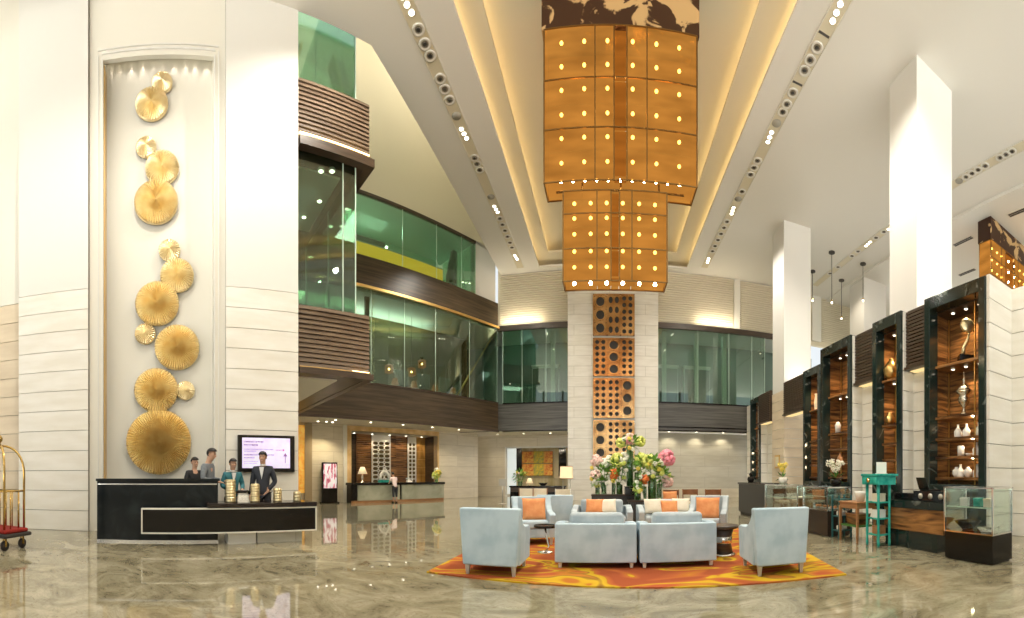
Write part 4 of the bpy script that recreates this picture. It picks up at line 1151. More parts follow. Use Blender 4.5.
zrow = [(zz(460, 21.5), zz(420, 21.5)), (zz(418, 21.5), zz(378, 21.5)), (zz(376, 21.5), zz(338, 21.5)), (zz(335.5, 21.5), zz(294, 21.5))]
for (row, i), (za, zb_) in zip(pat, zrow):
    pos = ('lowest', 'second lowest', 'second highest', 'topmost')[i]
    t = thing('carved_screen', '%s gilded pierced screen of three columns on the marble pillar' % pos, 'screen', (xs0, 21.6, za), 0, 'gilded pierced screens on the pillar')
    H = zb_ - za
    a = MB(); a.box(0, 3 * pw, -0.02, 0.0, 0, H); a.build('backing', 'darkhole', t)
    a = MB()
    for k in range(4): a.box(k * pw - 0.03, k * pw + 0.03, -0.14, -0.02, 0, H)
    a.box(-0.03, 3 * pw + 0.03, -0.14, -0.02, 0, 0.05); a.box(-0.03, 3 * pw + 0.03, -0.14, -0.02, H - 0.05, H)
    a.build('frame', 'bronze', t)
    for c, kind in enumerate(row):
        q = MB(); iw = pw - 0.06; ih = H - 0.1
        if kind == 'L':
            n = 3; s = ih / n
            sx = iw / s
            m = Matrix.Translation((c * pw + 0.03, 0, 0.05)) @ Matrix.Diagonal((sx, 1, 1, 1))
            z = MB(); perforated(z, 0, 0, 1, n, s, s * 0.34, -0.1, -0.05); q.add(z.v, z.f, False, m)
            for j in range(n):
                pts = [(c * pw + 0.03 + iw / 2 + 0.42 * iw * math.cos(2 * PI * k / 16), -0.1, 0.05 + (j + 0.5) * s + 0.42 * s * math.sin(2 * PI * k / 16)) for k in range(16)]
                q.tube(pts, 0.025, 5, True)
            z = MB()
            for j in range(n + 1):
                for e in (0, 1): z.box(c * pw + 0.03 + e * (iw - 0.1), c * pw + 0.03 + e * (iw - 0.1) + 0.1, -0.115, -0.1, 0.05 + max(0, j * s - 0.05), 0.05 + min(ih, j * s + 0.05))
            q.add(z.v, z.f)
        else:
            n = 6 if kind == 'S' else 4; s = ih / n; sx = (iw / 2) / s
            m = Matrix.Translation((c * pw + 0.03, 0, 0.05)) @ Matrix.Diagonal((sx, 1, 1, 1))
            z = MB(); perforated(z, 0, 0, 2, n, s, s * 0.33, -0.1, -0.05, 12); q.add(z.v, z.f, False, m)
        q.build('pierced_panel', 'bronze', t)

# ================================================================== LOUNGE
F3 = [(-2.32, 4.95), (2.98, 4.42), (3.25, 6.0), (3.45, 9.6), (-2.3, 9.6)]
mb = MB(); mb.prism(F3, 0.0, 0.018, 'z'); rug = mb.build('rug', 'rug')
tag(rug, 'large orange and yellow flame patterned rug under the blue armchairs', 'rug')
RZ = 0.018
def armchair(label, x, y, rz, w=0.78, d=0.80, h=0.87, fab='fabric', group='ice blue velvet armchairs'):
    t = thing('armchair', label, 'armchair', (x, y, RZ), rz, group)
    # faces +Y in local space, back at y=0
    a = MB(); vs = []
    hw = w / 2
    a.prism([(-hw + 0.03, 0.13), (hw - 0.03, 0.13), (hw + 0.02, h), (-hw - 0.02, h)], 0.0, 0.13, 'y'); a.build('back', fab, t, 0.025, 3)
    for sx in (-1, 1):
        pr = [(0.10, 0.13), (d - 0.06, 0.13), (d, 0.56), (d - 0.08, 0.59), (0.45, 0.60), (0.32, 0.64), (0.22, 0.72), (0.13, h - 0.01), (0.08, h - 0.01)]
        xa, xb = (hw - 0.12, hw - 0.0) if sx > 0 else (-hw, -hw + 0.12)
        a = MB(); a.prism(pr, xa, xb, 'x'); a.build('arm', fab, t, 0.022, 3)
    a = MB(); a.box(-hw + 0.12, hw - 0.12, 0.12, d - 0.06, 0.13, 0.30); a.build('seat_base', fab, t, 0.015)
    a = MB(); a.box(-hw + 0.125, hw - 0.125, 0.13, d - 0.03, 0.305, 0.45); a.build('seat_cushion', fab, t, 0.04, 3)
    for sx in (-1, 1):
        for yy in (0.05, d - 0.1):
            a = MB(); a.taper((sx * (hw - 0.08), yy + 0.02), (0.035, 0.035), (0.06, 0.06), 0, 0.14); a.build('leg', 'greyleg', t)
    return t
def loveseat(label, x, y, rz, w=1.14, d=0.85, h=0.62, fab='fabric', group='ice blue velvet loveseats'):
    t = thing('loveseat', label, 'sofa', (x, y, RZ), rz, group)
    hw = w / 2
    a = MB(); a.box(-hw, hw, 0, 0.13, 0.075, h); a.build('back', fab, t, 0.02, 3)
    for sx in (-1, 1):
        xa, xb = (hw - 0.13, hw) if sx > 0 else (-hw, -hw + 0.13)
        a = MB(); a.prism([(0.11, 0.075), (d - 0.03, 0.075), (d, 0.52), (d - 0.06, 0.57), (d - 0.3, 0.60), (0.11, h + 0.015)], xa, xb, 'x'); a.build('arm', fab, t, 0.02, 3)
    a = MB(); a.box(-hw + 0.13, hw - 0.13, 0.13, d - 0.04, 0.10, 0.27); a.build('seat_base', fab, t, 0.015)
    a = MB(); a.box(-hw + 0.135, hw - 0.135, 0.14, d, 0.275, 0.43); a.build('seat_cushion', fab, t, 0.045, 3)
    a = MB()
    vs = []
    a.box(-hw + 0.19, hw - 0.17, 0.14, 0.32, 0.43, 0.76); a.build('back_cushion', 'fabricd', t, 0.06, 4)
    for sx in (-1, 1):
        for yy in (0.07, d - 0.1):
            a = MB(); a.taper((sx * (hw - 0.07), yy), (0.04, 0.04), (0.055, 0.055), 0, 0.085); a.build('leg', 'ivory', t)
    return t
def pillow_mb(w, h, th_):
    n = 12; a = MB(); vs = []; fs = []
    for side in (1, -1):
        o = len(vs)
        for i in range(n + 1):
            for j in range(n + 1):
                u, v = -1 + 2 * i / n, -1 + 2 * j / n
                k = max(0, (1 - u ** 4) * (1 - v ** 4)) ** 0.5
                pin = 1 - 0.06 * (1 - abs(u)) * 0 - 0.05 * (abs(u) * abs(v) < 0.0)
                sx = u * w / 2 * (1 - 0.05 * (1 - v * v)); sz = v * h / 2 * (1 - 0.05 * (1 - u * u))
                vs.append((sx, side * th_ / 2 * k, sz))
        for i in range(n):
            for j in range(n):
                p = o + i * (n + 1) + j
                fs.append((p, p + 1, p + n + 2, p + n + 1))
    a.add(vs, fs, True)
    return a
def pillow(label, loc, rz, tilt, w=0.44, h=0.4, m='orange', group=None):
    o = pillow_mb(w, h, 0.16).build('cushion', m)
    o.location = loc; o.rotation_euler = (tilt, 0, rz)
    return tag(o, label, 'cushion', group)
armchair('ice blue velvet armchair with its back turned, on the rug end towards the concierge desk', -1.46, 4.98, 0.0)
o = armchair('ice blue velvet armchair with its back turned, at the bare orange corner of the rug', 2.22, 4.76, R(-3), w=0.74)
loveseat('ice blue velvet loveseat seen from behind, beside the armchair nearest the concierge desk', -0.13, 5.62, 0.0, w=1.14)
loveseat('ice blue velvet loveseat seen from behind, on the side of the display counters', 1.03, 5.60, 0.0, w=1.10)
armchair('ice blue velvet armchair facing the viewer with an orange cushion, nearest the reception counter', -1.5, 8.15, PI + R(16))
pillow('orange cushion on the armchair nearest the reception counter', (-1.36, 7.72, 0.66), R(16), R(-14), 0.46, 0.44, 'orange', 'orange cushions')
armchair('ice blue velvet armchair seen from behind, just beyond the orange cushioned armchair', -1.08, 8.75, R(6), 0.76)
o = armchair('grey blue velvet armchair facing the viewer with an orange cushion, nearest the display counters', 2.2, 8.35, PI - R(20), fab='fabricd')
pillow('orange cushion on the armchair nearest the display counters', (2.03, 7.88, 0.66), R(-20), R(-14), 0.48, 0.44, 'orange', 'orange cushions')
loveseat('grey blue loveseat facing the viewer in front of the flowers, towards the concierge desk', -0.06, 9.35, PI, w=1.3, fab='fabricd')
loveseat('grey blue loveseat facing the viewer in front of the flowers, towards the display counters', 1.36, 9.35, PI, w=1.3, fab='fabricd')
for i, (x, m, lab) in enumerate(((-0.22, 'orange', 'small orange cushion on the loveseat before the flowers nearest the floor lamp'), (0.05, 'cream', 'cream cushion beside the small orange cushion on the loveseat before the flowers'), (1.05, 'cream', 'upright cream cushion on the loveseat before the flowers towards the counters'), (1.42, 'orange', 'orange cushion lying between two cream cushions on the loveseat towards the counters'), (1.68, 'cream', 'cream cushion at the arm of the loveseat towards the counters'))):
    pillow(lab, (x, 8.80 + 0.03 * i, 0.64 if i != 3 else 0.6), R((-8, 10, 12, -5, -12)[i]), R(-20), 0.4, 0.34, m, 'cushions on the far loveseats')
# side tables
def side_table(label, x, y, r, h):
    t = thing('side_table', label, 'side table', (x, y, RZ), 0, 'small round side tables')
    a = MB(); a.lathe([(r * 0.97, h - 0.03), (r, h - 0.02), (r, h), (r * 0.96, h + 0.012), (r * 0.94, h)], n=28); a.build('top', 'blackp', t)
    a = MB(); a.tube([(0.0, 0, h - 0.03), (0.02, 0, h * 0.6), (0.07, -0.03, h * 0.25), (0.02, -0.05, 0.03)], 0.018, 8); a.build('stem', 'chrome', t)
    a = MB(); a.lathe([(r * 0.7, 0), (r * 0.7, 0.015), (0.03, 0.03)], n=24); a.build('base', 'chrome', t)
side_table('small round black side table with a curved chrome stem beside the orange cushioned armchair', -1.0, 6.75, 0.19, 0.45)
x, y = gp(723, 556)
t = thing('side_table', 'dark wooden drum side table with chrome band beside the armchair on the orange corner', 'side table', (x, y, RZ))
a = MB(); a.lathe([(0.24, 0.44), (0.25, 0.45), (0.25, 0.48), (0.24, 0.49)], n=28); a.build('top', 'dkwood', t)
a = MB(); a.lathe([(0.16, 0.04), (0.13, 0.2), (0.13, 0.28), (0.18, 0.44)], n=24); a.build('drum', 'dkwood', t)
a = MB(); a.lathe([(0.145, 0.2), (0.15, 0.22), (0.15, 0.29), (0.145, 0.31)], n=24); a.build('band', 'chrome', t)
a = MB(); a.lathe([(0.2, 0), (0.2, 0.03), (0.16, 0.04)], n=24); a.build('base', 'chrome', t)
M['chairwood'] = mat('dark_curved_beech', (0.16, 0.06, 0.02), 0.35, col2=(0.25, 0.10, 0.035), scale=5)
def wood_chair(label, x, y, rz, seatm='ivory', backm=None, metal=False, group=None):
    t = thing('dining_chair', label, 'chair', (x, y, 0), rz, group)
    lm = 'greyleg' if metal else 'chairwood'
    a = MB(); a.box(-0.24, 0.24, 0.02, 0.48, 0.40, 0.48); a.build('seat', seatm, t, 0.02, 3)
    a = MB(); pts = []
    for k in range(9):
        u = -1 + k / 4
        pts.append((u * 0.25, 0.02 - 0.06 * (1 - u * u)))
    pts += [(p[0] * 0.96, p[1] + 0.035) for p in pts[::-1]]
    a.prism(pts, 0.52 if backm else 0.70, 0.87, 'z'); a.build('backrest', backm or 'chairwood', t, 0.01)
    for sx in (-1, 1):
        a = MB(); a.tube([(sx * 0.235, 0.0, 0), (sx * 0.235, 0.02, 0.45), (sx * 0.245, 0.015, 0.88)], 0.019, 8); a.build('leg', lm, t)
        a = MB(); a.tube([(sx * 0.22, 0.45, 0), (sx * 0.22, 0.45, 0.42)], 0.018, 8); a.build('leg', lm, t)
    return t
for i, (px, d, lab) in enumerate(((526, 14.0, 'ivory backed chair in front of the dark console, farthest from the floor lamp'), (540, 14.0, 'middle ivory backed chair in front of the dark console'), (563, 13.2, 'ivory backed chair with silver grey frame below the square floor lamp'))):
    x, y = pd(px, d)
    wood_chair(lab, x, y, 0, 'ivory', 'ivory', i == 2, 'ivory backed chairs')
for i, (px, d, lab) in enumerate(((671, 12.6, 'curved back wooden chair holding an orange cushion beside the flower stand'), (690, 13.2, 'middle curved back wooden chair behind the grey blue armchair'), (713, 13.0, 'curved back wooden chair at the end by the marble wall, nearest the counters'))):
    x, y = pd(px, d)
    wood_chair(lab, x, y, R(180 + (10, 0, -12)[i]), 'ivory', None, False, 'curved back wooden chairs')
x, y = pd(670, 12.25)
pillow('orange cushion on the curved back chair beside the flower stand', (x + 0.02, y + 0.1, 0.66), R(10), R(-12), 0.46, 0.36, 'orange', 'orange cushions')
# dark console with lamp, plant, bowl
x, y = pd(538, 19.2)
t = thing('console_table', 'long black console table at the entrance of the far lounge room', 'console table', (x, y, 0))
a = MB(); a.box(-1.35, 1.35, -0.25, 0.25, 0.76, 0.84); a.build('top', 'blackp', t, 0.01)
a = MB(); a.box(-1.3, 1.3, -0.2, 0.22, 0.55, 0.76); a.build('apron', 'dkwood', t)
for sx in (-1.2, 1.2):
    a = MB(); a.box(sx - 0.1, sx + 0.1, -0.22, 0.22, 0, 0.55); a.build('leg', 'blackp', t)
a = MB(); a.box(-1.1, 1.1, 0.18, 0.2, 0.02, 0.55); a.build('back_panel', 'blackp', t)
xq, yq = pd(529.5, 19.15)
t = thing('table_lamp', 'small cream shaded lamp on the black console in the far lounge', 'lamp', (xq, yq, 0.84))
a = MB(); a.lathe([(0.07, 0), (0.07, 0.02), (0.02, 0.05), (0.02, 0.22)], n=12); a.build('base', 'silver', t)
a = MB(); a.lathe([(0.17, 0.12), (0.07, 0.36)], n=16); a.build('lamp_shade', 'shade', t)
xq, yq = pd(543, 19.15)
t = thing('serving_bowl', 'dark bowl on the black console in the far lounge', 'bowl', (xq, yq, 0.84))
a = MB(); a.lathe([(0.1, 0), (0.14, 0.05), (0.24, 0.14), (0.22, 0.14), (0.1, 0.05)], n=20); a.build('bowl', 'blackp', t)
a = MB(); a.lathe([(0.12, 0.0), (0.12, 0.015)], n=20); a.build('foot', 'rubber', t)
# floor lamp with square shade
x, y = pd(566.5, 15.2)
t = thing('floor_lamp', 'floor lamp with a square cream shade on two thin poles before the pillar', 'floor lamp', (x, y, 0))
a = MB(); a.taper((0, 0), (0.46, 0.46), (0.42, 0.42), 1.2, 1.66); a.build('lamp_shade', 'shade', t)
a = MB(); a.box(-0.235, 0.235, -0.235, 0.235, 1.19, 1.215); a.build('shade_trim', 'brassd', t)
a = MB(); a.box(-0.215, 0.215, -0.215, 0.215, 1.65, 1.67); a.build('shade_trim', 'brassd', t)
for sx in (-0.13, 0.13):
    a = MB(); a.tube([(sx, 0, 0.02), (sx, 0, 1.3)], 0.016, 8); a.build('pole', 'greyleg', t)
a = MB(); a.box(-0.2, 0.2, -0.14, 0.14, 0, 0.025); a.build('base', 'greyleg', t)
lamp('POINT', 'lamp_bulb', (x, y, 1.42), 14, (1, 0.78, 0.5), 0.08)
# sign stand
x, y = gp(502.5, 504); d = math.hypot(x, y)
t = thing('sign_stand', 'thin grey stand with a small blank plate on the marble floor of the recess', 'sign stand', (x, y, 0))
a = MB(); a.lathe([(0.2, 0), (0.2, 0.02), (0.03, 0.04)], n=18); a.build('base', 'greyleg', t)
a = MB(); a.tube([(0, 0, 0.03), (0, 0, 0.95)], 0.03, 8); a.build('pole', 'greyleg', t)
a = MB(); a.box(-0.17, 0.17, -0.03, 0.0, 0.84, 1.16); a.build('plate', 'greyleg', t)

# ================================================================== FLOWERS
t = thing('flower_stand', 'taller dark slatted stand carrying vases, towards the floor lamp', 'stand', (*pd(615.5, 11.2), 0))
a = MB(); a.box(-0.66, 0.66, -0.3, 0.3, 0.76, 0.80); a.build('top', 'dkwood', t)
a = MB()
for i in range(24): a.box(-0.65 + i * 0.0545, -0.65 + i * 0.0545 + 0.045, -0.29, -0.26, 0.0, 0.76)
a.box(-0.64, 0.64, -0.26, 0.28, 0.0, 0.76); a.build('body', mat('charcoal_slats', (0.06, 0.055, 0.05), 0.5), t)
t = thing('flower_stand', 'lower dark slatted stand carrying vases, towards the wooden chairs', 'stand', (*pd(650.5, 10.3), 0))
a = MB(); a.box(-0.58, 0.58, -0.28, 0.28, 0.66, 0.70); a.build('top', 'dkwood', t)
a = MB()
for i in range(20): a.box(-0.57 + i * 0.057, -0.57 + i * 0.057 + 0.047, -0.27, -0.24, 0.0, 0.66)
a.box(-0.56, 0.56, -0.24, 0.26, 0.0, 0.66); a.build('body', 'charcoal_slats' if False else bpy.data.materials['charcoal_slats'], t)
x, y = pd(632, 11.0)
t = thing('flower_plinth', 'black square plinth holding the tallest green vase', 'plinth', (x, y, 0.80))
a = MB(); a.box(-0.2, 0.2, -0.2, 0.2, 0.0, 0.2); a.build('block', 'blackp', t, 0.008)
a = MB(); a.box(-0.215, 0.215, -0.215, 0.215, 0.2, 0.22); a.build('top', 'blackp', t)
FR = random.Random(11)
def bloom(mb, c, r, n=26, squash=1.0):
    for i in range(n):
        u = FR.uniform(-1, 1); a = FR.uniform(0, 2 * PI); q = math.sqrt(1 - u * u)
        p = (c[0] + r * 0.72 * q * math.cos(a), c[1] + r * 0.72 * q * math.sin(a), c[2] + r * 0.72 * u * squash)
        mb.ball(p, r * FR.uniform(0.2, 0.33), 6, 4)
def leaves(mb, c, r, n, L=0.16):
    for i in range(n):
        d = Vector((FR.uniform(-1, 1), FR.uniform(-1, 1), FR.uniform(-0.5, 1))).normalized()
        p = Vector(c) + d * r * FR.uniform(0.3, 1)
        s = d.cross(Vector((0.2, 0.3, 1))).normalized() * L * 0.22
        e = p + d * L
        mb.add([p, p + d * L * 0.45 + s, e, p + d * L * 0.45 - s], [(0, 1, 2, 3)])
def arrangement(label, px, d, z, vh, vr, blooms, wrap=None, leafn=30, lc=None, lr=0.15, cat='flower vase', group='flower vases on the dark stands'):
    x, y = pd(px, d)
    t = thing('flower_vase', label, cat, (x, y, z), 0, group)
    a = MB(); a.lathe([(vr, 0.0), (vr, vh), (vr * 0.94, vh), (vr * 0.94, 0.02)], n=18); a.build('vase', 'water', t)
    if wrap:
        a = MB(); pr = []
        n = max(3, int(vh / 0.06))
        for i in range(n): pr += [(vr * 0.86, vh * 0.94 * i / n + 0.012), (vr * 0.92, vh * 0.94 * (i + 0.5) / n + 0.012)]
        a.lathe(pr, n=16); a.build('leaf_wrap', wrap, t)
    st = MB(); hs = {}
    c0 = lc or (0, 0, vh + 0.1)
    if leafn: blooms = list(blooms) + [(c0[0] + FR.uniform(-1, 1) * lr * 1.2, c0[1] - FR.uniform(0.2, 1) * lr, c0[2] + FR.uniform(-0.9, 0.8) * lr, 0.045, FR.choice(['whitep', 'lime', 'whitep', 'yellowp'])) for _ in range(4 if leafn > 25 else 2)]
    for (dx, dy, dz, r, m) in blooms:
        bloom(hs.setdefault(m, MB()), (dx, dy, dz), r * 1.35, 52)
        st.tube([(dx * 0.15, dy * 0.15, vh * 0.2), (dx * 0.3, dy * 0.3, vh), (dx, dy, dz)], 0.008, 5)
    st.build('stems', 'leafd', t)
    for m, q in hs.items(): q.build('blossoms', m, t)
    if leafn:
        q = MB(); leaves(q, lc or (0, 0, vh + 0.05), lr * 1.0, int(leafn * 1.7), 0.17); q.build('leaves', 'leaf', t)
# (x in px, then offsets in metres)
arrangement('tallest vase wrapped in banded green leaves, with pink and lime flowers on top', 630, 11.0, 1.02, 1.12, 0.095, [(0, 0, 1.28, 0.13, 'blush'), (-0.04, -0.06, 1.22, 0.07, 'pink'), (-0.25, 0, 1.18, 0.11, 'lime'), (0.28, 0, 1.22, 0.12, 'lime')], 'leafd', 36, (0, 0, 1.14), 0.2)
arrangement('clear vase with large lime green blooms beside the tallest vase', 637, 10.9, 0.80, 0.6, 0.075, [(0.12, 0, 0.92, 0.16, 'lime'), (0.32, 0, 0.86, 0.14, 'lime'), (0.02, -0.05, 0.82, 0.1, 'leaf')], None, 40, (0.15, 0, 0.8), 0.25)
arrangement('clear vase of white and blush flowers in the back row by the floor lamp side', 604, 11.2, 0.80, 0.32, 0.07, [(-0.2, 0, 0.92, 0.14, 'blush'), (0.02, 0, 0.86, 0.12, 'whitep'), (0.15, 0, 0.95, 0.1, 'whitep')], None, 60, (0, 0, 0.55), 0.3)
arrangement('clear vase with one blush flower at the outer end of the taller stand', 597.5, 11.1, 0.80, 0.26, 0.06, [(-0.05, 0, 0.5, 0.13, 'blush'), (0.0, 0, 0.25, 0.07, 'lime')], None, 30, (0.03, 0, 0.35), 0.16)
arrangement('vase with one big orange red bloom on the taller stand', 613.5, 10.95, 0.80, 0.3, 0.05, [(0, -0.05, 0.55, 0.12, 'red')], None, 34, (0, 0, 0.5), 0.2)
arrangement('leaf filled vase with white and lime flowers above it, next to the orange red bloom', 619.5, 11.0, 0.80, 0.34, 0.085, [(-0.05, 0, 0.92, 0.16, 'lime'), (0.12, 0, 0.98, 0.13, 'whitep'), (0.12, 0.0, 0.42, 0.08, 'whitep')], 'leaf', 50, (-0.03, 0, 0.7), 0.28)
arrangement('short vase wrapped in green with a lime top on the lower stand', 637.5, 10.1, 0.70, 0.22, 0.085, [(0, 0, 0.3, 0.07, 'whitep'), (-0.05, 0, 0.27, 0.06, 'lime')], 'leafd', 14, (0, 0, 0.25), 0.1)
arrangement('slim vase with a dark orange flower on the lower stand', 645, 10.2, 0.70, 0.34, 0.04, [(-0.02, 0, 0.52, 0.1, 'red')], None, 22, (-0.08, 0, 0.5), 0.13)
arrangement('wide glass vase with pale lime flowers on the lower stand', 652, 10.25, 0.70, 0.62, 0.105, [(0.1, 0, 0.86, 0.12, 'lime'), (-0.08, 0, 0.98, 0.13, 'lime'), (0.22, 0, 0.95, 0.09, 'whitep')], 'leaf', 40, (0.0, 0, 0.85), 0.22)
arrangement('vase with a tall leaning pink peony at the end of the lower stand', 659, 10.3, 0.70, 0.4, 0.07, [(0.2, 0, 1.06, 0.17, 'pink'), (0.22, 0, 0.46, 0.12, 'blush'), (0.05, 0, 0.7, 0.08, 'lime')], None, 44, (0.08, 0, 0.6), 0.22)
arrangement('green leafy plant in a clear vase on the black console in the far lounge', 520, 19.15, 0.84, 0.2, 0.1, [(-0.1, 0, 0.55, 0.08, 'blush')], None, 80, (0, 0, 0.4), 0.32, 'flower vase', None)
arrangement('lime yellow flowers in a clear vase at the far end of the reception counter', 436.5, 20.6, 0.98, 0.22, 0.09, [(-0.05, 0, 0.35, 0.16, 'lime'), (0.08, 0, 0.48, 0.14, 'yellowp'), (0.0, 0, 0.62, 0.1, 'whitep')], 'leaf', 30, (0, 0, 0.4), 0.22, 'flower vase', None)
# ================================================================== SHELVING TOWERS
SHELF = [1.27, 1.74, 2.16, 2.65, 3.82]
def tower(label, X, ya, yb, inner_shelves):
    t = thing('shelving_tower', label, 'shelving', (X, (ya + yb) / 2, 0), 0, 'tall lit shelving towers')
    hy = (yb - ya) / 2; D = 0.76; fw = 0.17; zt = 5.35
    a = MB()
    a.box(0, 0.28, -hy, -hy + fw, 0, zt); a.box(0, 0.28, hy - fw, hy, 0, zt); a.box(0, 0.28, -hy + fw, hy - fw, zt - 0.28, zt); a.box(0, 0.28, -hy + fw, hy - fw, 0, 1.12)
    a.build('marble_frame', 'blackm', t, 0.01)
    a = MB(); courses(a, 0.06, D + 0.04, -hy - 0.03, -hy + 0.02, 0, zt - 0.02, 11, 0.016); a.build('side_cladding', 'stone', t)
    a = MB(); a.box(D, D + 0.05, -hy + 0.02, hy - 0.02, 0, zt - 0.05); a.build('back_panel', 'wood', t)
    a = MB(); a.box(0.28, D, hy - 0.1, hy - 0.04, 0, zt - 0.05); a.build('side_panel', 'wood', t)
    a = MB(); a.box(0.28, D, -hy + 0.04, -hy + 0.1, 0, zt - 0.05); a.build('side_panel', 'wood', t)
    a = MB(); a.box(0.28, D, -hy + 0.1, hy - 0.1, zt - 0.3, zt - 0.25); a.build('head_panel', 'dkwood', t)
    for z in inner_shelves:
        a = MB(); a.box(0.2, D, -hy + 0.1, hy - 0.1, z - 0.06, z); a.build('shelf', 'wood', t)
    for y in (hy - 0.13, -hy + 0.45):
        a = MB(); a.box(D - 0.06 if y > 0 else 0.24, D - 0.03 if y > 0 else 0.27, y - 0.015, y + 0.015, 1.12, zt - 0.31); a.build('gilt_upright', 'goldtrim', t)
    for z, n in ((zt - 0.30, 3), (3.76, 3)):
        for k in range(n):
            y = (k - (n - 1) / 2) * (2 * hy - 0.5) / 3.2
            q = MB(); q.lathe([(0.05, 0.0), (0.055, -0.012), (0.04, -0.016)], (0.46, y, z), 12); o = q.build('downlight', 'rim', t)
            q = MB(); q.lathe([(0.038, -0.017), (0.034, -0.022)], (0.46, y, z), 12); q.build('lamp', 'lens2', o)
    c = (ya + yb) / 2
    for z, e in ((zt - 0.36, 55), (3.70, 40)):
        lamp('SPOT', 'shelf_spot', (X + 0.46, c, z), e, (1, 0.72, 0.40), 0.05, (0, 0, 0), 120)
    for z, e in ((2.55, 10), (2.06, 7), (1.65, 6)):
        lamp('POINT', 'shelf_glow', (X + 0.40, c - 0.25, z), e, (1, 0.78, 0.48), 0.04)
    return t
TL = ['black marble framed shelving tower nearest the viewer, with a disc sculpture on its upper shelf',
      'narrow black marble framed shelving tower, second from the viewer, behind the teal stand',
      'black marble framed shelving tower, third from the viewer, behind white orchids',
      'set-back black framed shelving tower, fourth from the viewer, beside the third',
      'farthest dark shelving tower at the back corner beside the marble back wall']
for (X, ya, yb), lab in zip(TW, TL): tower(lab, X, ya, yb, SHELF)
def slatbox(label, X, ya, yb, z0=3.88, z1=5.34, dep=0.42):
    t = thing('slatted_canopy', label, 'slatted panel', (X, (ya + yb) / 2, z0), 0, 'dark slatted panels between the towers')
    hy = (yb - ya) / 2; h = z1 - z0
    a = MB(); a.box(0.05, dep, -hy, hy, 0.06, h); a.build('box', 'dkwood', t)
    a = MB(); n = 16
    for i in range(n): a.box(0.0, 0.05, -hy, hy, 0.08 + i * (h - 0.1) / n, 0.08 + (i + 0.72) * (h - 0.1) / n)
    a.build('slats', 'dkwood', t)
    a = MB(); a.box(-0.06, dep, -hy, hy, 0.0, 0.06); a.build('bottom_shelf', 'dkwood', t)
    a = MB(); a.box(0.1, dep - 0.05, -hy + 0.05, hy - 0.05, -0.02, 0.0); a.build('light_strip', 'led2', t)
slatbox('dark slatted panel between the nearest and the second shelving towers', 6.72, 6.64, 7.37)
slatbox('dark slatted panel between the second and third shelving towers', 6.72, 8.59, 9.53)
slatbox('dark slatted panel above the marble of the farther white column', 7.45, 14.1, 15.9)
slatbox('dark slatted panel behind the farther white column', 7.5, 17.6, 18.95)

# things on the shelves
X = 6.98
y = yon(966, X)
t = thing('disc_sculpture', 'pale disc sculpture on a dark block on the upper shelf of the nearest tower', 'sculpture', (X, y, 3.82), R(-35))
a = MB(); a.box(-0.17, 0.17, -0.12, 0.12, 0, 0.14); a.build('plinth', 'blackp', t, 0.01)
a = MB(); a.tube([(-0.08, 0, 0.14), (-0.05, 0, 0.32), (0.05, 0, 0.52), (0.08, 0, 0.66)], [0.045, 0.05, 0.04, 0.03], 8); a.build('stem', 'brassp', t)
m = Matrix.Translation((0.02, -0.03, 0.80)) @ Matrix.Rotation(PI / 2, 4, 'X')
a = MB(); a.lathe([(0.001, -0.03), (0.12, -0.02), (0.165, 0), (0.12, 0.03), (0.001, 0.035)], n=24, mtx=m); a.build('disc', 'brassp', t)
a = MB(); a.box(0.1, 0.2, 0.0, 0.06, 0.70, 0.82); a.build('fin', 'blackp', t)
def lathed(name, label, cat, px, z, prof, m, X=6.98, group=None, lid=None, y=None):
    t = thing(name, label, cat, (X, yon(px, X) if y is None else y, z), 0, group)
    a = MB(); a.lathe(prof, n=20); a.build('body', m, t)
    if lid: a = MB(); a.lathe(lid, n=16); a.build('lid', m, t)
    return t
t = lathed('silver_urn', 'tall silver urn with a finial on the middle shelf of the nearest tower', 'urn', 964, 2.65,
       [(0.10, 0), (0.10, 0.03), (0.035, 0.08), (0.035, 0.16), (0.12, 0.28), (0.14, 0.36), (0.10, 0.44), (0.19, 0.50), (0.19, 0.53)], 'silver', 6.98, None,
       [(0.19, 0.53), (0.12, 0.62), (0.04, 0.66), (0.025, 0.74), (0.045, 0.77), (0.012, 0.83), (0.008, 0.95), (0.001, 0.99)])
bp = [(0.085, 0), (0.09, 0.02), (0.09, 0.14), (0.045, 0.2), (0.028, 0.22), (0.028, 0.28), (0.034, 0.29), (0.001, 0.292)]
jp = [(0.08, 0), (0.08, 0.22), (0.06, 0.235), (0.001, 0.24)]
rp = [(0.05, 0), (0.1, 0.08), (0.09, 0.16), (0.04, 0.2), (0.04, 0.23), (0.001, 0.232)]
for (px, z, pf, lab) in ((958, 2.16, bp, 'white long necked bottle on the top row of white wares, first from the back corner'), (966.5, 2.16, bp, 'white long necked bottle, second in the top row of white wares'), (979, 2.16, bp, 'white long necked bottle at the near end of the top row of white wares'),
                         (961, 1.74, jp, 'straight sided white jar on the middle row of white wares'), (976.5, 1.74, bp, 'white bottle at the near end of the middle row of white wares'),
                         (956.5, 1.27, rp, 'low white vase first in the bottom row of white wares'), (960.5, 1.27, bp, 'white bottle second in the bottom row of white wares'), (968, 1.27, rp, 'round white vase in the bottom row of white wares'), (977, 1.27, bp, 'white bottle at the near end of the bottom row of white wares')):
    lathed('white_bottle' if pf is bp else 'white_jar', lab, 'bottle' if pf is bp else 'jar', px, z, pf, 'white', 6.96, 'white wares in the nearest tower')
lathed('white_dish', 'small white dish beside the straight sided white jar', 'dish', 968.5, 1.74, [(0.03, 0), (0.09, 0.05), (0.085, 0.055), (0.001, 0.02)], 'white', 6.96)
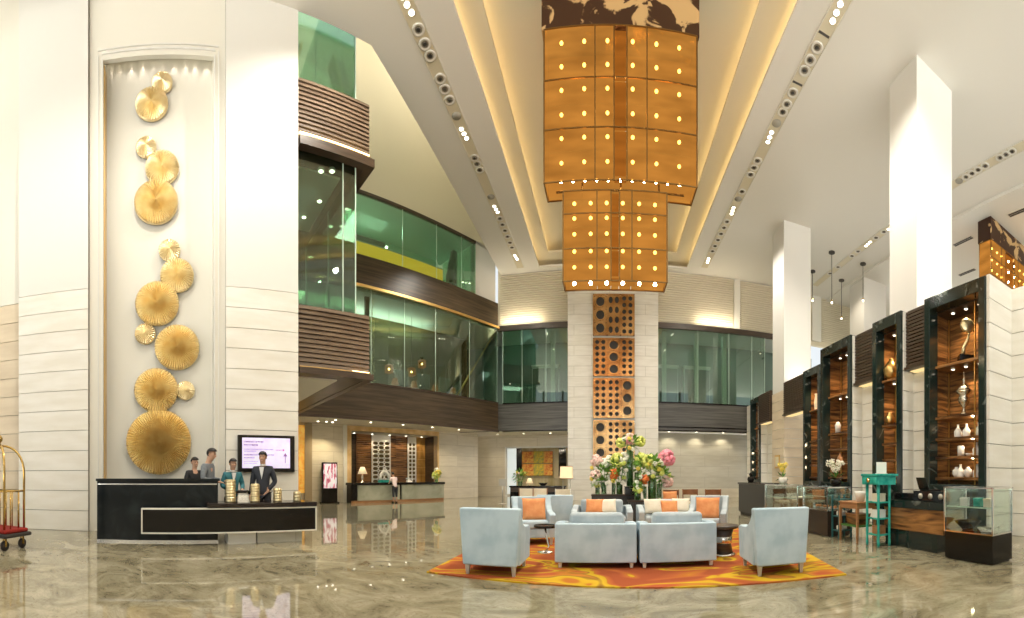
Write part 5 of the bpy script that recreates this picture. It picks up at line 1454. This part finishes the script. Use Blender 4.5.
lathed('gold_vase', 'round golden vase on the upper shelf of the narrow tower', 'vase', 891.5, 3.82, [(0.08, 0), (0.2, 0.14), (0.22, 0.28), (0.14, 0.44), (0.06, 0.5), (0.08, 0.56), (0.001, 0.5)], 'goldtrim', 6.95)
lathed('gold_vase', 'small golden vase on the middle shelf of the narrow tower', 'vase', 890, 2.65, [(0.07, 0), (0.13, 0.1), (0.12, 0.2), (0.05, 0.3), (0.06, 0.33), (0.001, 0.3)], 'goldtrim', 6.95)
lathed('pale_jar', 'pale jar on the middle shelf of the third tower', 'jar', 838, 2.65, [(0.08, 0), (0.1, 0.25), (0.06, 0.34), (0.001, 0.36)], 'white', 6.95)
lathed('pale_jar', 'tall pale vase glowing on the upper shelf of the set-back tower', 'vase', 0, 3.82, [(0.1, 0), (0.12, 0.3), (0.08, 0.55), (0.1, 0.62), (0.001, 0.6)], 'shade', 7.75, y=13.5)  # vase wears the lamp shade material, so its brightness is put in as emission
for i, (px, z) in enumerate(((830, 1.27), (840, 1.74), (829, 2.16))):
    lathed('amber_bottle', ('amber bottle on the lowest shelf of the third tower', 'amber bottle on the second shelf of the third tower', 'amber bottle on the third shelf of the third tower')[i], 'bottle', px, z, bp, 'woodl', 6.95, 'amber bottles in the third tower')

# ================================================================== COUNTERS AND DISPLAY CASES
def display_case(label, x0, x1, y0, y1, zb, zt, shelf=True, basem='blackp', group='glass display cases', items=0):
    t = thing('display_case', label, 'display case', ((x0 + x1) / 2, (y0 + y1) / 2, 0), 0, group)
    hx, hy = (x1 - x0) / 2, (y1 - y0) / 2
    a = MB(); a.box(-hx, hx, -hy, hy, 0.02, zb); a.build('base', basem, t, 0.006)
    a = MB(); a.box(-hx, hx, -hy, hy, zb, zb + 0.02); a.build('deck', 'chrome', t)
    th_ = 0.012
    for (q0, q1, r0, r1) in ((-hx, -hx + th_, -hy, hy), (hx - th_, hx, -hy, hy), (-hx + th_, hx - th_, -hy, -hy + th_), (-hx + th_, hx - th_, hy - th_, hy)):
        a = MB(); a.box(q0, q1, r0, r1, zb + 0.02, zt - 0.012); a.build('glass_panel', 'glassc', t)
    a = MB(); a.box(-hx, hx, -hy, hy, zt - 0.012, zt); a.build('glass_top', 'glassc', t)
    a = MB()
    for sx in (-1, 1):
        for sy in (-1, 1): a.box(sx * hx - 0.012, sx * hx + 0.012, sy * hy - 0.012, sy * hy + 0.012, zb, zt)
    for z in (zt - 0.01,):
        for s in (-1, 1): a.box(-hx, hx, s * hy - 0.012, s * hy + 0.012, z - 0.012, z + 0.012); a.box(s * hx - 0.012, s * hx + 0.012, -hy, hy, z - 0.012, z + 0.012)
    a.build('frame', 'chrome', t)
    if shelf:
        zm = (zb + zt) / 2 + 0.04
        a = MB(); a.box(-hx + 0.03, hx - 0.03, -hy + 0.03, hy - 0.03, zm, zm + 0.012); a.build('glass_shelf', 'glassc', t)
        a = MB(); a.box(-hx + 0.02, -hx + 0.03, -hy + 0.03, hy - 0.03, zm - 0.002, zm + 0.016); a.build('shelf_edge', 'glassedge', t)
    a = MB(); a.box(-hx + 0.03, hx - 0.03, -hy + 0.03, hy - 0.03, 0, 0.02); a.build('plinth', 'rubber', t)
    return t
display_case('glass display case on a tall black base, nearest the viewer', 4.78, 5.3, 3.40, 4.33, 0.43, 1.13)
display_case('glass display case on a dark brown base beside the narrow dark teal rack', 4.5, 5.1, 7.4, 8.5, 0.55, 1.06, basem=mat('dark_brown_lacquer', (0.03, 0.018, 0.012), 0.25))
display_case('farther glass display case with a brown interior behind the armchair on the rug corner', 4.55, 5.2, 8.9, 10.95, 0.30, 1.06)
bx = [(5.04, 3.65, 0.45, 'small tilted silver tray at the near end of the nearest display case', 0), (5.02, 4.05, 0.45, 'round dark bowl on the floor of the nearest display case', 1)]
for (x, y, z, lab, k) in bx:
    if k == 0:
        t = thing('serving_tray', lab, 'tray', (x, y, z), R(20))
        a = MB(); a.taper((0, 0), (0.22, 0.2), (0.36, 0.3), 0, 0.09); a.build('tray', 'chrome', t, 0.01)
        a = MB(); a.box(-0.2, -0.16, -0.05, 0.05, 0.085, 0.1); a.build('handle', 'chrome', t)
    else:
        t = thing('display_bowl', lab, 'bowl', (x, y, z))
        a = MB(); a.lathe([(0.08, 0), (0.1, 0.02), (0.22, 0.14), (0.21, 0.145), (0.09, 0.03)], n=20); a.build('bowl', 'blackp', t)
        a = MB(); a.lathe([(0.09, 0), (0.09, 0.012)], n=20); a.build('foot', 'rubber', t)
for i, (x, y) in enumerate(((5.0, 3.62), (5.05, 3.86), (5.0, 4.1))):
    t = thing('gift_box', ('pale gift box on the glass shelf, nearest end of the nearest display case', 'aqua gift box in the middle of the glass shelf of the nearest display case', 'white gift box at the inner end of the glass shelf of the nearest display case')[i], 'box', (x, y, 0.832), R(12 * i), 'gift boxes in the nearest display case')
    a = MB(); a.box(-0.07, 0.07, -0.06, 0.06, 0, 0.10); a.build('box', ('cream', 'teal', 'white')[i], t)
    a = MB(); a.box(-0.075, 0.075, -0.065, 0.065, 0.10, 0.125); a.build('lid', ('cream', 'teal', 'white')[i], t)
for i in range(3):
    t = thing('cake_box', ('brown cake box in the farther display case, end by the near case', 'middle brown cake box in the farther display case', 'brown cake box in the farther display case, end by the black counter')[i], 'box', (4.9, 9.3 + 0.6 * i, 0.32), 0, 'brown boxes in the farther display case')
    a = MB(); a.box(-0.2, 0.2, -0.22, 0.22, 0, 0.42 - 0.04 * i); a.build('box', 'woodl', t, 0.01)
    a = MB(); a.box(-0.21, 0.21, -0.23, 0.23, 0.42 - 0.04 * i, 0.45 - 0.04 * i); a.build('lid', 'cream', t)
for i in range(3):
    t = thing('pastry_plate', ('white plate of pastries in the case beside the wooden side table, end by the table', 'middle white plate of pastries in the case beside the wooden side table', 'white plate of pastries in the same case, far end')[i], 'plate', (4.78, 7.6 + 0.33 * i, 0.57), 0, 'pastry plates')
    a = MB(); a.lathe([(0.07, 0), (0.13, 0.02), (0.125, 0.024), (0.06, 0.008)], n=18); a.build('plate', 'white', t)
    a = MB()
    for k in range(4): a.ball((0.05 * math.cos(k * 1.6), 0.05 * math.sin(k * 1.6), 0.045), 0.035, 8, 5)
    a.build('pastries', 'orange', t)
# timber counter
t = thing('timber_counter', 'rosewood fronted counter on a black marble base beside the teal stand', 'counter', (5.2, 5.24, 0))
a = MB(); a.box(-0.25, 0.3, -0.72, 0.8, 0.32, 0.72); a.build('timber_front', 'wood', t)
a = MB(); a.box(-0.22, 0.3, -0.55, 0.8, 0.0, 0.32); a.build('marble_base', 'blackm', t)
a = MB(); a.box(-0.27, 0.32, -0.74, 0.82, 0.72, 0.86); a.build('marble_top', 'blackm', t, 0.006)
a = MB(); a.box(-0.2, 0.32, -0.74, 0.05, 0.86, 1.04); a.build('raised_ledge', 'black', t, 0.006)
a = MB(); a.box(0.0, 0.32, 0.05, 0.82, 0.86, 0.98); a.build('back_ledge', 'black', t, 0.006)
for i in range(3):
    a = MB(); a.lathe([(0.05, 0), (0.05, 0.012)], n=16, mtx=Matrix.Translation((-0.2, -0.62 + 0.24 * i, 0.95)) @ Matrix.Rotation(-PI / 2, 4, 'Y')); a.build('dial', 'greyleg', t)
t = thing('laptop', 'open black laptop on the rosewood counter', 'laptop', (5.24, 5.1, 1.04), R(75))
a = MB(); a.box(-0.17, 0.17, -0.12, 0.12, 0, 0.02); a.build('base', 'blackp', t, 0.004)
a = MB(); a.prism([(0.12, 0.02), (0.135, 0.02), (0.20, 0.23), (0.185, 0.235)], -0.17, 0.17, 'x'); a.build('screen', 'blackp', t)
# teal stand
t = thing('teal_stand', 'distressed teal wooden stand with one drawer and open shelves', 'stand', (4.75, 5.98, 0))
hx, hy = 0.13, 0.17
a = MB(); a.box(-hx - 0.10, hx + 0.12, -hy - 0.12, hy + 0.07, 1.30, 1.34); a.build('top', 'teal', t, 0.006)
a = MB(); a.box(-hx - 0.08, hx + 0.08, -hy - 0.09, hy + 0.05, 1.14, 1.30); a.build('drawer_case', 'teal', t)
a = MB(); a.box(-hx - 0.10, -hx - 0.08, -hy - 0.07, hy + 0.03, 1.16, 1.28); dr = a.build('drawer', 'teal', t, 0.004)
a = MB(); a.lathe([(0.045, 0), (0.04, 0.02), (0.015, 0.03)], n=14, mtx=Matrix.Translation((-hx - 0.10, 0, 1.22)) @ Matrix.Rotation(-PI / 2, 4, 'Y')); a.build('knob', 'brass', dr)
for sx in (-1, 1):
    for sy in (-1, 1):
        a = MB(); a.lathe([(0.02, 0), (0.028, 0.05), (0.022, 0.12), (0.026, 0.3), (0.022, 0.6), (0.026, 0.9), (0.03, 1.14)], (sx * hx, sy * hy, 0), 10); a.build('leg', 'teal', t)
for z in (0.2, 0.5, 0.80):
    a = MB(); a.box(-hx, hx, -hy, hy, z, z + 0.025); a.build('shelf', 'teal', t)
for i, (z, m, lab) in enumerate(((0.225, 'woodl', 'small wooden box on the lowest shelf of the teal stand'), (0.525, 'white', 'small white box on the middle shelf of the teal stand'), (0.825, 'cream', 'small cream box on the top open shelf of the teal stand'))):
    t = thing('small_box', lab, 'box', (4.75, 5.96, z), R(8 * i), 'small boxes on the teal stand')
    a = MB(); a.box(-0.09, 0.09, -0.09, 0.09, 0, 0.12); a.build('box', m, t)
    a = MB(); a.box(-0.095, 0.095, -0.095, 0.095, 0.12, 0.15); a.build('lid', m, t)
t = thing('menu_card', 'small white upright card on top of the teal stand', 'card', (4.78, 5.92, 1.34), R(-60))
a = MB(); a.box(-0.10, 0.10, -0.005, 0.005, 0.01, 0.22); a.build('card', 'white', t)
a = MB(); a.box(-0.11, 0.11, -0.03, 0.03, 0, 0.012); a.build('foot', 'rim', t)
# wooden side table with green shelf
t = thing('console_side_table', 'wooden side table with tapered legs and a green lower shelf beside the teal stand', 'table', (4.78, 6.70, 0))
hx, hy = 0.24, 0.33
a = MB(); a.box(-hx, hx, -hy, hy, 0.76, 0.79); a.build('top', 'woodl', t, 0.006)
a = MB(); a.box(-hx + 0.02, hx - 0.02, -hy + 0.02, hy - 0.02, 0.66, 0.76); a.build('apron', 'woodl', t)
a = MB(); a.box(-hx + 0.03, hx - 0.03, -hy + 0.03, hy - 0.03, 0.3, 0.33); a.build('shelf', 'leafd', t)
for sx in (-1, 1):
    for sy in (-1, 1):
        a = MB(); a.taper((sx * (hx - 0.03), sy * (hy - 0.03)), (0.03, 0.03), (0.055, 0.055), 0, 0.7); a.build('leg', 'woodl', t)
t = thing('rattan_basket', 'wooden box on the green shelf of the side table', 'box', (4.8, 6.70, 0.33))
a = MB(); a.taper((0, 0), (0.26, 0.4), (0.3, 0.44), 0, 0.2); a.build('box', 'wood', t)
a = MB(); a.box(-0.155, 0.155, -0.225, 0.225, 0.2, 0.22); a.build('rim', 'woodl', t)
t = thing('planter_pot', 'white pot on the wooden side table', 'pot', (4.8, 6.62, 0.79))
a = MB(); a.lathe([(0.08, 0), (0.11, 0.16), (0.115, 0.2), (0.1, 0.2), (0.09, 0.17)], n=18); a.build('pot', 'white', t)
a = MB(); a.lathe([(0.1, 0.165), (0.001, 0.17)], n=18); a.build('soil', 'rubber', t)
# small teal shelf between case and table
t = thing('teal_rack', 'narrow dark teal rack between the brown based display case and the wooden side table', 'rack', (4.72, 7.18, 0))
for sx in (-1, 1):
    for sy in (-1, 1):
        a = MB(); a.box(sx * 0.15 - 0.015, sx * 0.15 + 0.015, sy * 0.13 - 0.015, sy * 0.13 + 0.015, 0, 0.9); a.build('post', 'teald', t)
for z in (0.15, 0.45, 0.8):
    a = MB(); a.box(-0.16, 0.16, -0.14, 0.14, z, z + 0.02); a.build('shelf', 'teald', t)
for i, z in enumerate((0.47, 0.17)):
    t = thing('folded_napkins', ('folded white napkins on the middle shelf of the dark teal rack', 'folded white napkins on the lowest shelf of the dark teal rack')[i], 'napkins', (4.72, 7.18, z))
    a = MB(); a.box(-0.09, 0.09, -0.08, 0.08, 0, 0.09); a.build('fold', 'white', t, 0.02, 3)
    a = MB(); a.box(-0.095, 0.095, -0.02, 0.02, 0.04, 0.095); a.build('band', 'cream', t)
# black counter at the end
t = thing('black_counter', 'tall black counter at the far end of the row of display cases', 'counter', (4.95, 12.3, 0))
a = MB(); a.box(-0.35, 0.35, -1.2, 1.2, 0.08, 1.02); a.build('body', mat('charcoal_lacquer', (0.014, 0.014, 0.014), 0.3, spec=0.3), t)
a = MB(); a.box(-0.38, 0.38, -1.23, 1.23, 1.02, 1.08); a.build('top', 'blackp', t, 0.006)
a = MB(); a.box(-0.3, 0.3, -1.15, 1.15, 0, 0.08); a.build('plinth', 'rubber', t)
t = thing('black_pot', 'small black pot on the far black counter', 'pot', (4.9, 13.1, 1.08))
a = MB(); a.lathe([(0.09, 0), (0.12, 0.1), (0.1, 0.2), (0.09, 0.2), (0.08, 0.05)], n=16); a.build('pot', 'blackp', t)
a = MB(); a.lathe([(0.03, 0.2), (0.06, 0.28), (0.02, 0.34)], n=12); a.build('stopper', 'blackp', t)
def orchid(label, x, y, z, m, pot, h, n, spread):
    t = thing('orchid', label, 'plant', (x, y, z))
    a = MB(); a.lathe([(0.09, 0), (0.13, 0.1), (0.12, 0.2), (0.11, 0.2), (0.08, 0.04)], n=16); a.build('pot', pot, t)
    a = MB(); st = MB()
    for k in range(n):
        u = -1 + 2 * k / (n - 1)
        p = [(0, 0, 0.15), (0.02 * u, u * spread * 0.3, h * 0.6), (0.0, u * spread * 0.7, h * 0.95), (-0.03, u * spread, h * 0.88)]
        st.tube(p, 0.007, 5)
        for j in range(6):
            f = j / 5
            c = Vector(p[1]).lerp(Vector(p[2]), f * 1.0) if j < 3 else Vector(p[2]).lerp(Vector(p[3]), (f - 0.5) * 2)
            bloom(a, (c.x + FR.uniform(-0.03, 0.03), c.y + FR.uniform(-0.03, 0.03), c.z + FR.uniform(-0.03, 0.04)), 0.065, 9)
    st.build('stems', 'leaf', t); a.build('blossoms', m, t)
    q = MB(); leaves(q, (0, 0, 0.2), 0.05, 8, 0.2); q.build('leaves', 'leafd', t)
orchid('white orchid in a dark pot on the brown based display case', 4.85, 7.62, 1.06, 'whitep', 'blackp', 0.58, 4, 0.3)
orchid('yellow white orchid on the farther display case before the marble column', 4.95, 10.6, 1.06, 'yellowp', 'rim', 0.62, 3, 0.26)
t = thing('framed_notice', 'small gold framed picture on the marble of the farther white column', 'picture', (7.60, 16.85, 1.95), 0)
a = MB(); a.box(-0.03, 0.01, -0.26, 0.26, -0.3, 0.3); a.build('frame', 'goldtrim', t, 0.01)
a = MB(); a.box(-0.035, -0.03, -0.18, 0.18, -0.22, 0.22); a.build('picture', 'beige', t)

# ================================================================== PEOPLE
def skin(name, verts, edges, m, parent, sub=2, root=0):
    me = bpy.data.meshes.new(name)
    bm = bmesh.new()
    lay = bm.verts.layers.skin.verify()
    vs = []
    for i, (co, r) in enumerate(verts):
        v = bm.verts.new(co)
        rx, ry = r if isinstance(r, tuple) else (r, r)
        v[lay].radius = (rx, ry); v[lay].use_root = (i == root)
        vs.append(v)
    for a, b in edges: bm.edges.new((vs[a], vs[b]))
    bm.to_mesh(me); bm.free()
    tmp = bpy.data.objects.new(name, me); COL.objects.link(tmp)
    s = tmp.modifiers.new('s', 'SKIN'); s.use_smooth_shade = True
    q = tmp.modifiers.new('q', 'SUBSURF'); q.levels = sub; q.render_levels = sub
    dg = bpy.context.evaluated_depsgraph_get()
    nm = bpy.data.meshes.new_from_object(tmp.evaluated_get(dg))
    bpy.data.objects.remove(tmp)
    for p in nm.polygons: p.use_smooth = True
    nm.materials.clear()
    return link(name, nm, m, parent)
def person(label, loc, rz, height, arms, head=(0, 0), lean=0.0, top='suitg', pants='navy', shirt=None, sleeve=True, hair='hair', bun=False, skirt=False, slim=1.0, tie=None):
    """faces -Y; arms = ((elbow, wrist) left side +x, (elbow, wrist) other side), lean = forward shift of the shoulders"""
    t = thing('person', label, 'person', loc, rz)
    k = height / 1.75
    def P(x, y, z):
        f = max(0.0, (z - 0.95) / 0.5) if lean else 0.0
        dz = -0.22 * lean * min(1.3, f) ** 1.2 if lean else 0.0
        return (x * k, (y - lean * min(1.35, f)) * k, (z + dz) * k)
    hx, hy = head
    B, E = [], []
    def v(co, r, link_to=None):
        B.append((co, r * k if not isinstance(r, tuple) else (r[0] * k, r[1] * k)))
        if link_to is not None: E.append((link_to, len(B) - 1))
        return len(B) - 1
    pel = v(P(0, 0, 0.95), (0.135 * slim, 0.105))
    w = v(P(0, 0, 1.12), (0.12 * slim, 0.095), pel)
    chst = v(P(0, 0, 1.32), (0.145 * slim, 0.11), w)
    nk0 = v(P(0, 0.01, 1.45), (0.075, 0.07), chst)
    nk = v(P(0, 0.0, 1.52), 0.05, nk0)
    hd = v(P(hx * 0.6, -0.015 + hy * 0.6, 1.60), (0.066, 0.082), nk)
    hd2 = v(P(hx, -0.01 + hy, 1.68), (0.074, 0.09), hd)
    v(P(hx, 0.0 + hy, 1.735), (0.05, 0.06), hd2)
    nose = v(P(hx * 0.8, -0.115 + hy * 0.8, 1.625), 0.011, hd)
    J = []
    for sgn, (el, wr) in zip((1, -1), arms):
        sh = v(P(sgn * 0.175 * slim, 0.0, 1.41), 0.058, chst)
        e = v(P(*el), 0.042, sh); q = v(P(*wr), 0.03, e)
        d = (Vector(P(*wr)) - Vector(P(*el))).normalized()
        side = d.cross(Vector((0, 0, 1))).normalized() if abs(d.z) < 0.95 else Vector((0, 1, 0))
        pm = v(tuple(Vector(P(*wr)) + d * 0.05 * k), (0.034, 0.022), q)
        c = Vector(B[pm][0])
        for i, (o, L) in enumerate(((-0.026, 0.065), (-0.009, 0.078), (0.009, 0.074), (0.026, 0.058))):
            f1 = v(tuple(c + side * o * k + d * 0.045 * k), 0.009, pm)
            v(tuple(c + side * o * k + d * (0.045 + L * 0.6) * k + Vector((0, 0, -0.018 * k))), 0.008, f1)
        tb = v(tuple(Vector(P(*wr)) + d * 0.03 * k - side * 0.042 * k), 0.011, q)
        v(tuple(Vector(P(*wr)) + d * 0.065 * k - side * 0.055 * k), 0.009, tb)
        J.append((Vector(P(sgn * 0.175 * slim, 0, 1.41)), Vector(P(*el)), Vector(P(*wr))))
    for sgn in (1, -1):
        h = v(P(sgn * 0.085, 0, 0.90), 0.088, pel)
        kn = v((sgn * 0.095 * k, -0.01 * k, 0.49 * k), 0.058, h)
        an = v((sgn * 0.10 * k, 0.02 * k, 0.09 * k), 0.036, kn)
        v((sgn * 0.11 * k, -0.12 * k, 0.035 * k), 0.032, an)
    skin('body', B, E, 'skin', t)
    # clothing: a slightly wider skin over the same skeleton
    C, D = [], []
    def c(co, r, lk=None):
        C.append((co, r * k if not isinstance(r, tuple) else (r[0] * k, r[1] * k)))
        if lk is not None: D.append((lk, len(C) - 1))
        return len(C) - 1
    a0 = c(P(0, 0, 0.84), (0.165 * slim, 0.125)); a1 = c(P(0, 0, 1.0), (0.155 * slim, 0.12), a0); a2 = c(P(0, 0, 1.14), (0.142 * slim, 0.112), a1); a3 = c(P(0, 0, 1.32), (0.168 * slim, 0.128), a2); c(P(0, 0.005, 1.455), (0.085, 0.078), a3)
    for (sh, el, wr) in J:
        q = c(tuple(sh), 0.076, a3); e = c(tuple(el), 0.058, q)
        if sleeve: c(tuple(el.lerp(wr, 0.9)), 0.045, e)
        else: C[e] = (tuple(sh.lerp(el, 0.6)), 0.062 * k)
    jac = skin('jacket', C, D, top, t)
    C, D = [], []
    a0 = c(P(0, 0, 0.97), (0.148 * slim, 0.118))
    for sgn in (1, -1):
        h = c((sgn * 0.09 * k, 0, 0.86 * k), 0.104, a0); kn = c((sgn * 0.097 * k, -0.01 * k, 0.49 * k), 0.074, h); c((sgn * 0.10 * k, 0.015 * k, (0.12 if not skirt else 0.30) * k), 0.06, kn)
    skin('trousers', C, D, pants, t)
    for sgn in (1, -1):
        q = MB(); q.ball((sgn * 0.108 * k, -0.06 * k, 0.045 * k), 0.06 * k, 12, 8, (0.85, 2.1, 0.75)); q.build('shoe', 'blackp', t)
    # hair cap
    ctr = Vector(P(hx, -0.005 + hy, 1.685))
    q = MB(); q.ball((0, 0, 0), 0.096 * k, 18, 12, (0.92, 1.12, 0.98))
    keep = [i for i, p in enumerate(q.v) if p[2] > 0.02 * k or p[1] > 0.015 * k]
    ks = set(keep)
    fs = [(f, s) for f, s in zip(q.f, q.s) if all(i in ks for i in f)]
    q2 = MB(); q2.add([tuple(Vector(p) + ctr) for p in q.v], [f for f, s in fs], True)
    if bun: q2.ball(tuple(ctr + Vector((0, 0.11 * k, 0.0))), 0.05 * k, 10, 8)
    hr = q2.build('hair', hair, t)
    sm = hr.modifiers.new('t', 'SOLIDIFY'); sm.thickness = 0.01 * k; sm.offset = 0
    face = Vector(P(hx * 0.8, hy * 0.8, 1.645))
    for sgn in (1, -1):
        q = MB(); q.ball(tuple(face + Vector((sgn * 0.03 * k, -0.088 * k, 0.012 * k))), 0.0105 * k, 8, 6); q.build('eye', 'hair', t)
        q = MB(); q.ball(tuple(face + Vector((sgn * 0.078 * k, 0.008 * k, 0.0))), 0.026 * k, 8, 6, (0.35, 0.7, 1.1)); q.build('ear', 'skin', t)
    q = MB(); q.ball(tuple(face + Vector((0, -0.084 * k, -0.062 * k))), 0.02 * k, 8, 6, (1.2, 0.4, 0.3)); q.build('mouth', 'blush', t)
    if shirt:
        q = MB(); pts = [(-0.05, 1.45), (0.05, 1.45), (0.0, 1.20)]
        yb = [P(x, -0.125 if z > 1.3 else -0.118, z) for x, z in pts] + [P(x, -0.09, z) for x, z in pts]
        q.add(yb, [(0, 1, 2), (5, 4, 3), (0, 3, 4, 1), (1, 4, 5, 2), (2, 5, 3, 0)]); q.build('shirt_front', shirt, t)
        q = MB(); q.lathe([(0.066 * k, 0), (0.058 * k, 0.045 * k)], P(0, 0.0, 1.475), 16); q.build('collar', shirt, t)
    return t
down = lambda s: ((s * 0.235, 0.02, 1.13), (s * 0.25, -0.06, 0.88))
front = lambda s, z=1.08, y=-0.34: ((s * 0.245, -0.02, 1.15), (s * 0.12, y, z))
kp = 8.75
person('man in a grey suit with bowed dark head, standing behind the black desk', LW(son(205.5, 8.62), 8.62), A61 + R(62), 1.88, (front(1, 1.12, -0.30), front(-1, 1.1, -0.30)), (0.0, -0.05), 0.06, 'suitg', 'suitg', None)
person('person in a black suit half hidden behind the man in the grey suit', LW(son(194.5, 9.15), 9.15), A61 + R(25), 1.70, (down(1), front(-1)), (0.0, -0.01), 0.0, 'suitb', 'suitb', None)
person('man in a teal jacket and white shirt looking down behind the tallest brass canister', LW(son(232, 8.62), 8.62), A61 + R(10), 1.66, (front(1, 1.06), front(-1, 1.06)), (0.0, -0.03), 0.03, 'tealj', 'navy', 'shirt')
o = person('attendant in a dark suit and white shirt standing before the wall monitor', LW(son(263, 8.5), 8.5), A61 - R(28), 1.80, (((0.25, 0.06, 1.14), (0.10, -0.05, 0.95)), down(-1)), (0.0, -0.02), 0.0, 'suitd', 'suitd', 'shirt')
k = 16.85
person('woman in a pale pink top and dark cropped trousers leaning on the far reception counter', LW(son(395, k), k), A61 + PI, 1.52, (((0.25, -0.16, 1.12), (0.16, -0.36, 1.08)), ((-0.25, -0.16, 1.12), (-0.16, -0.36, 1.08))), (0.0, -0.04), 0.16, 'pinkshirt', 'navy', None, False, 'hair', True, True, 0.9)

# ================================================================== LIGHT
w = bpy.data.worlds.new('daylight')
SC.world = w
w.use_nodes = True
nt = w.node_tree
bg = nt.nodes['Background']
bg.inputs[1].default_value = 1.0
tcw = nt.nodes.new('ShaderNodeTexCoord')
spw = nt.nodes.new('ShaderNodeSeparateXYZ')
rw = nt.nodes.new('ShaderNodeValToRGB')
rw.color_ramp.elements[0].position = 0.49
rw.color_ramp.elements[0].color = (4.7, 4.55, 4.2, 1)
rw.color_ramp.elements[1].position = 0.53
rw.color_ramp.elements[1].color = (0.75, 0.8, 0.83, 1)
mw = nt.nodes.new('ShaderNodeMath')
mw.operation = 'MULTIPLY_ADD'
mw.inputs[1].default_value = 0.5
mw.inputs[2].default_value = 0.5
nt.links.new(tcw.outputs['Generated'], spw.inputs[0])
nt.links.new(spw.outputs[2], mw.inputs[0])
nt.links.new(mw.outputs[0], rw.inputs[0])
nt.links.new(rw.outputs[0], bg.inputs[0])
# soft daylight reaching through the glazed front is the world itself; the lamps below are fixtures of the room plus added fill
for y in (2, 7, 12, 17):
    for x in (XL, XR):
        lamp('SPOT', 'track_spot', (x, y, ZC - 0.08), 1150, (1, 0.93, 0.82), 0.12, (0, 0, 0), 140)
for y in (6, 12, 18): lamp('SPOT', 'track_spot', (X3, y, ZC - 0.08), 420, (1, 0.88, 0.70), 0.12, (0, 0, 0), 130)
# upper storeys and the soffits
def arealamp(name, loc, e, sx, sy, col=(1, 0.9, 0.74), rz=0):
    return lamp('AREA', name, loc, e, col, sx, (0, 0, rz), None, sy)
arealamp('gallery_light', (6.2, 23.9, 9.55), 42, 5.5, 1.0, (0.9, 1, 0.95))
arealamp('gallery_light', (-3.6, 23.9, 9.55), 26, 3.0, 1.0, (0.9, 1, 0.95))
x, y, z = LW(8, 17.3, 9.38); arealamp('lounge_light', (x, y, z), 130, 9, 0.9, (1, 0.95, 0.7), A61)
x, y, z = LW(8.5, 18.0, 8.7); lamp('AREA', 'added_lounge_fill', (x, y, z), 120, (0.95, 1, 0.9), 9, (PI, 0, A61), None, 0.25)  # unseen strip added to brighten the lounge ceiling from below
x, y, z = LW(6, 17.3, 13.5); arealamp('top_gallery_light', (x, y, z), 330, 8, 0.9, (0.9, 1, 0.85), A61)
x, y, z = LW(3.2, 11.5, 9.25); arealamp('block_light', (x, y, z), 60, 1.6, 2, (0.95, 1, 0.9), A61)
def downspots(pts, e, col=(1, 0.86, 0.62), ang=125, lab=None):
    for i, q in enumerate(pts):
        lamp('SPOT', 'soffit_spot', (q[0], q[1], q[2] - 0.06), e, col, 0.06, (0, 0, 0), ang)
        t = thing('soffit_downlight', lab, 'downlight', q, 0, lab)
        a = MB(); a.lathe([(0.085, 0.0), (0.09, -0.02), (0.06, -0.025)], n=12); a.build('ring', 'rim', t)
        a = MB(); a.lathe([(0.055, -0.026), (0.05, -0.032)], n=12); a.build('lamp', 'lens', t)
downspots([LW(s_, 16.9, 3.85) for s_ in (7.2, 9.0, 10.8, 12.6, 14.4)], 95, lab='small downlight in the long soffit before the reception counter')
downspots([(x, 23.7, 3.84) for x in (-6.4, -4.8, -3.2)], 60, lab='small downlight in the soffit before the far lounge doorway')
downspots([(x, 22.75, 3.84) for x in (3.6, 5.2, 6.8)], 45, lab='small downlight over the marble wall behind the curved back chairs')
downspots([(x, 27.0, 3.84) for x in (-5.4, -4.0, -2.8)], 90, lab='small downlight inside the far lounge room')
downspots([LW(so0 + (so1 - so0) * f, K3 + 0.75, ZO) for f in (0.1, 0.3, 0.5, 0.7, 0.9)], 34, (1, 0.80, 0.5), lab='small downlight over the reception niche')
# added fill lamps without fixtures above the shelving towers, the balcony cap and in the void
for y in (5.7, 10.4, 15): lamp('AREA', 'added_fill', (8.4 if y > 9 else 8.0, y + 0.6, 5.5), 22, (1, 0.92, 0.82), 1.0, (PI, 0, 0), None, 2.0)
for x in (-4.6, 6.2): lamp('AREA', 'added_fill', (x, 21.8, 9.8), 30, (1, 0.86, 0.66), 2.2, (PI - 0.35, 0, 0), None, 0.3)
for s_ in (5.5, 11): 
    x, y, z = LW(s_, 14.2, 21.8); arealamp('added_void_fill', (x, y, z), 115, 3, 1.0, (1, 0.92, 0.72), A61)
# move each thing's empty from the room's origin to the foot of the thing itself
bpy.context.view_layer.update()
for o in list(bpy.data.objects):
    if o.parent is None and o.type == 'EMPTY' and o.get('category') and Vector(o.location).length < 1e-6:
        lo = Vector((1e9,) * 3); hi = Vector((-1e9,) * 3)
        cs = [c for c in kids(o)]
        for c in cs:
            for q in c.bound_box:
                for i in range(3): lo[i] = min(lo[i], q[i] + c.location[i]); hi[i] = max(hi[i], q[i] + c.location[i])
        ctr = Vector(((lo.x + hi.x) / 2, (lo.y + hi.y) / 2, lo.z))
        o.location = Matrix.Rotation(o.rotation_euler.z, 3, 'Z') @ ctr
        for c in cs: c.location = Vector(c.location) - ctr
vs = SC.view_settings
vs.view_transform = 'Standard'
vs.look = 'None'
vs.exposure = 0.2
vs.gamma = 1.0
vs.use_curve_mapping = False
SC.cycles.max_bounces = 8
SC.cycles.diffuse_bounces = 4
SC.cycles.glossy_bounces = 4
SC.cycles.transparent_max_bounces = 16
SC.cycles.caustics_reflective = False
SC.cycles.caustics_refractive = False
SC.cycles.sample_clamp_indirect = 6
SC.cycles.use_denoising = True
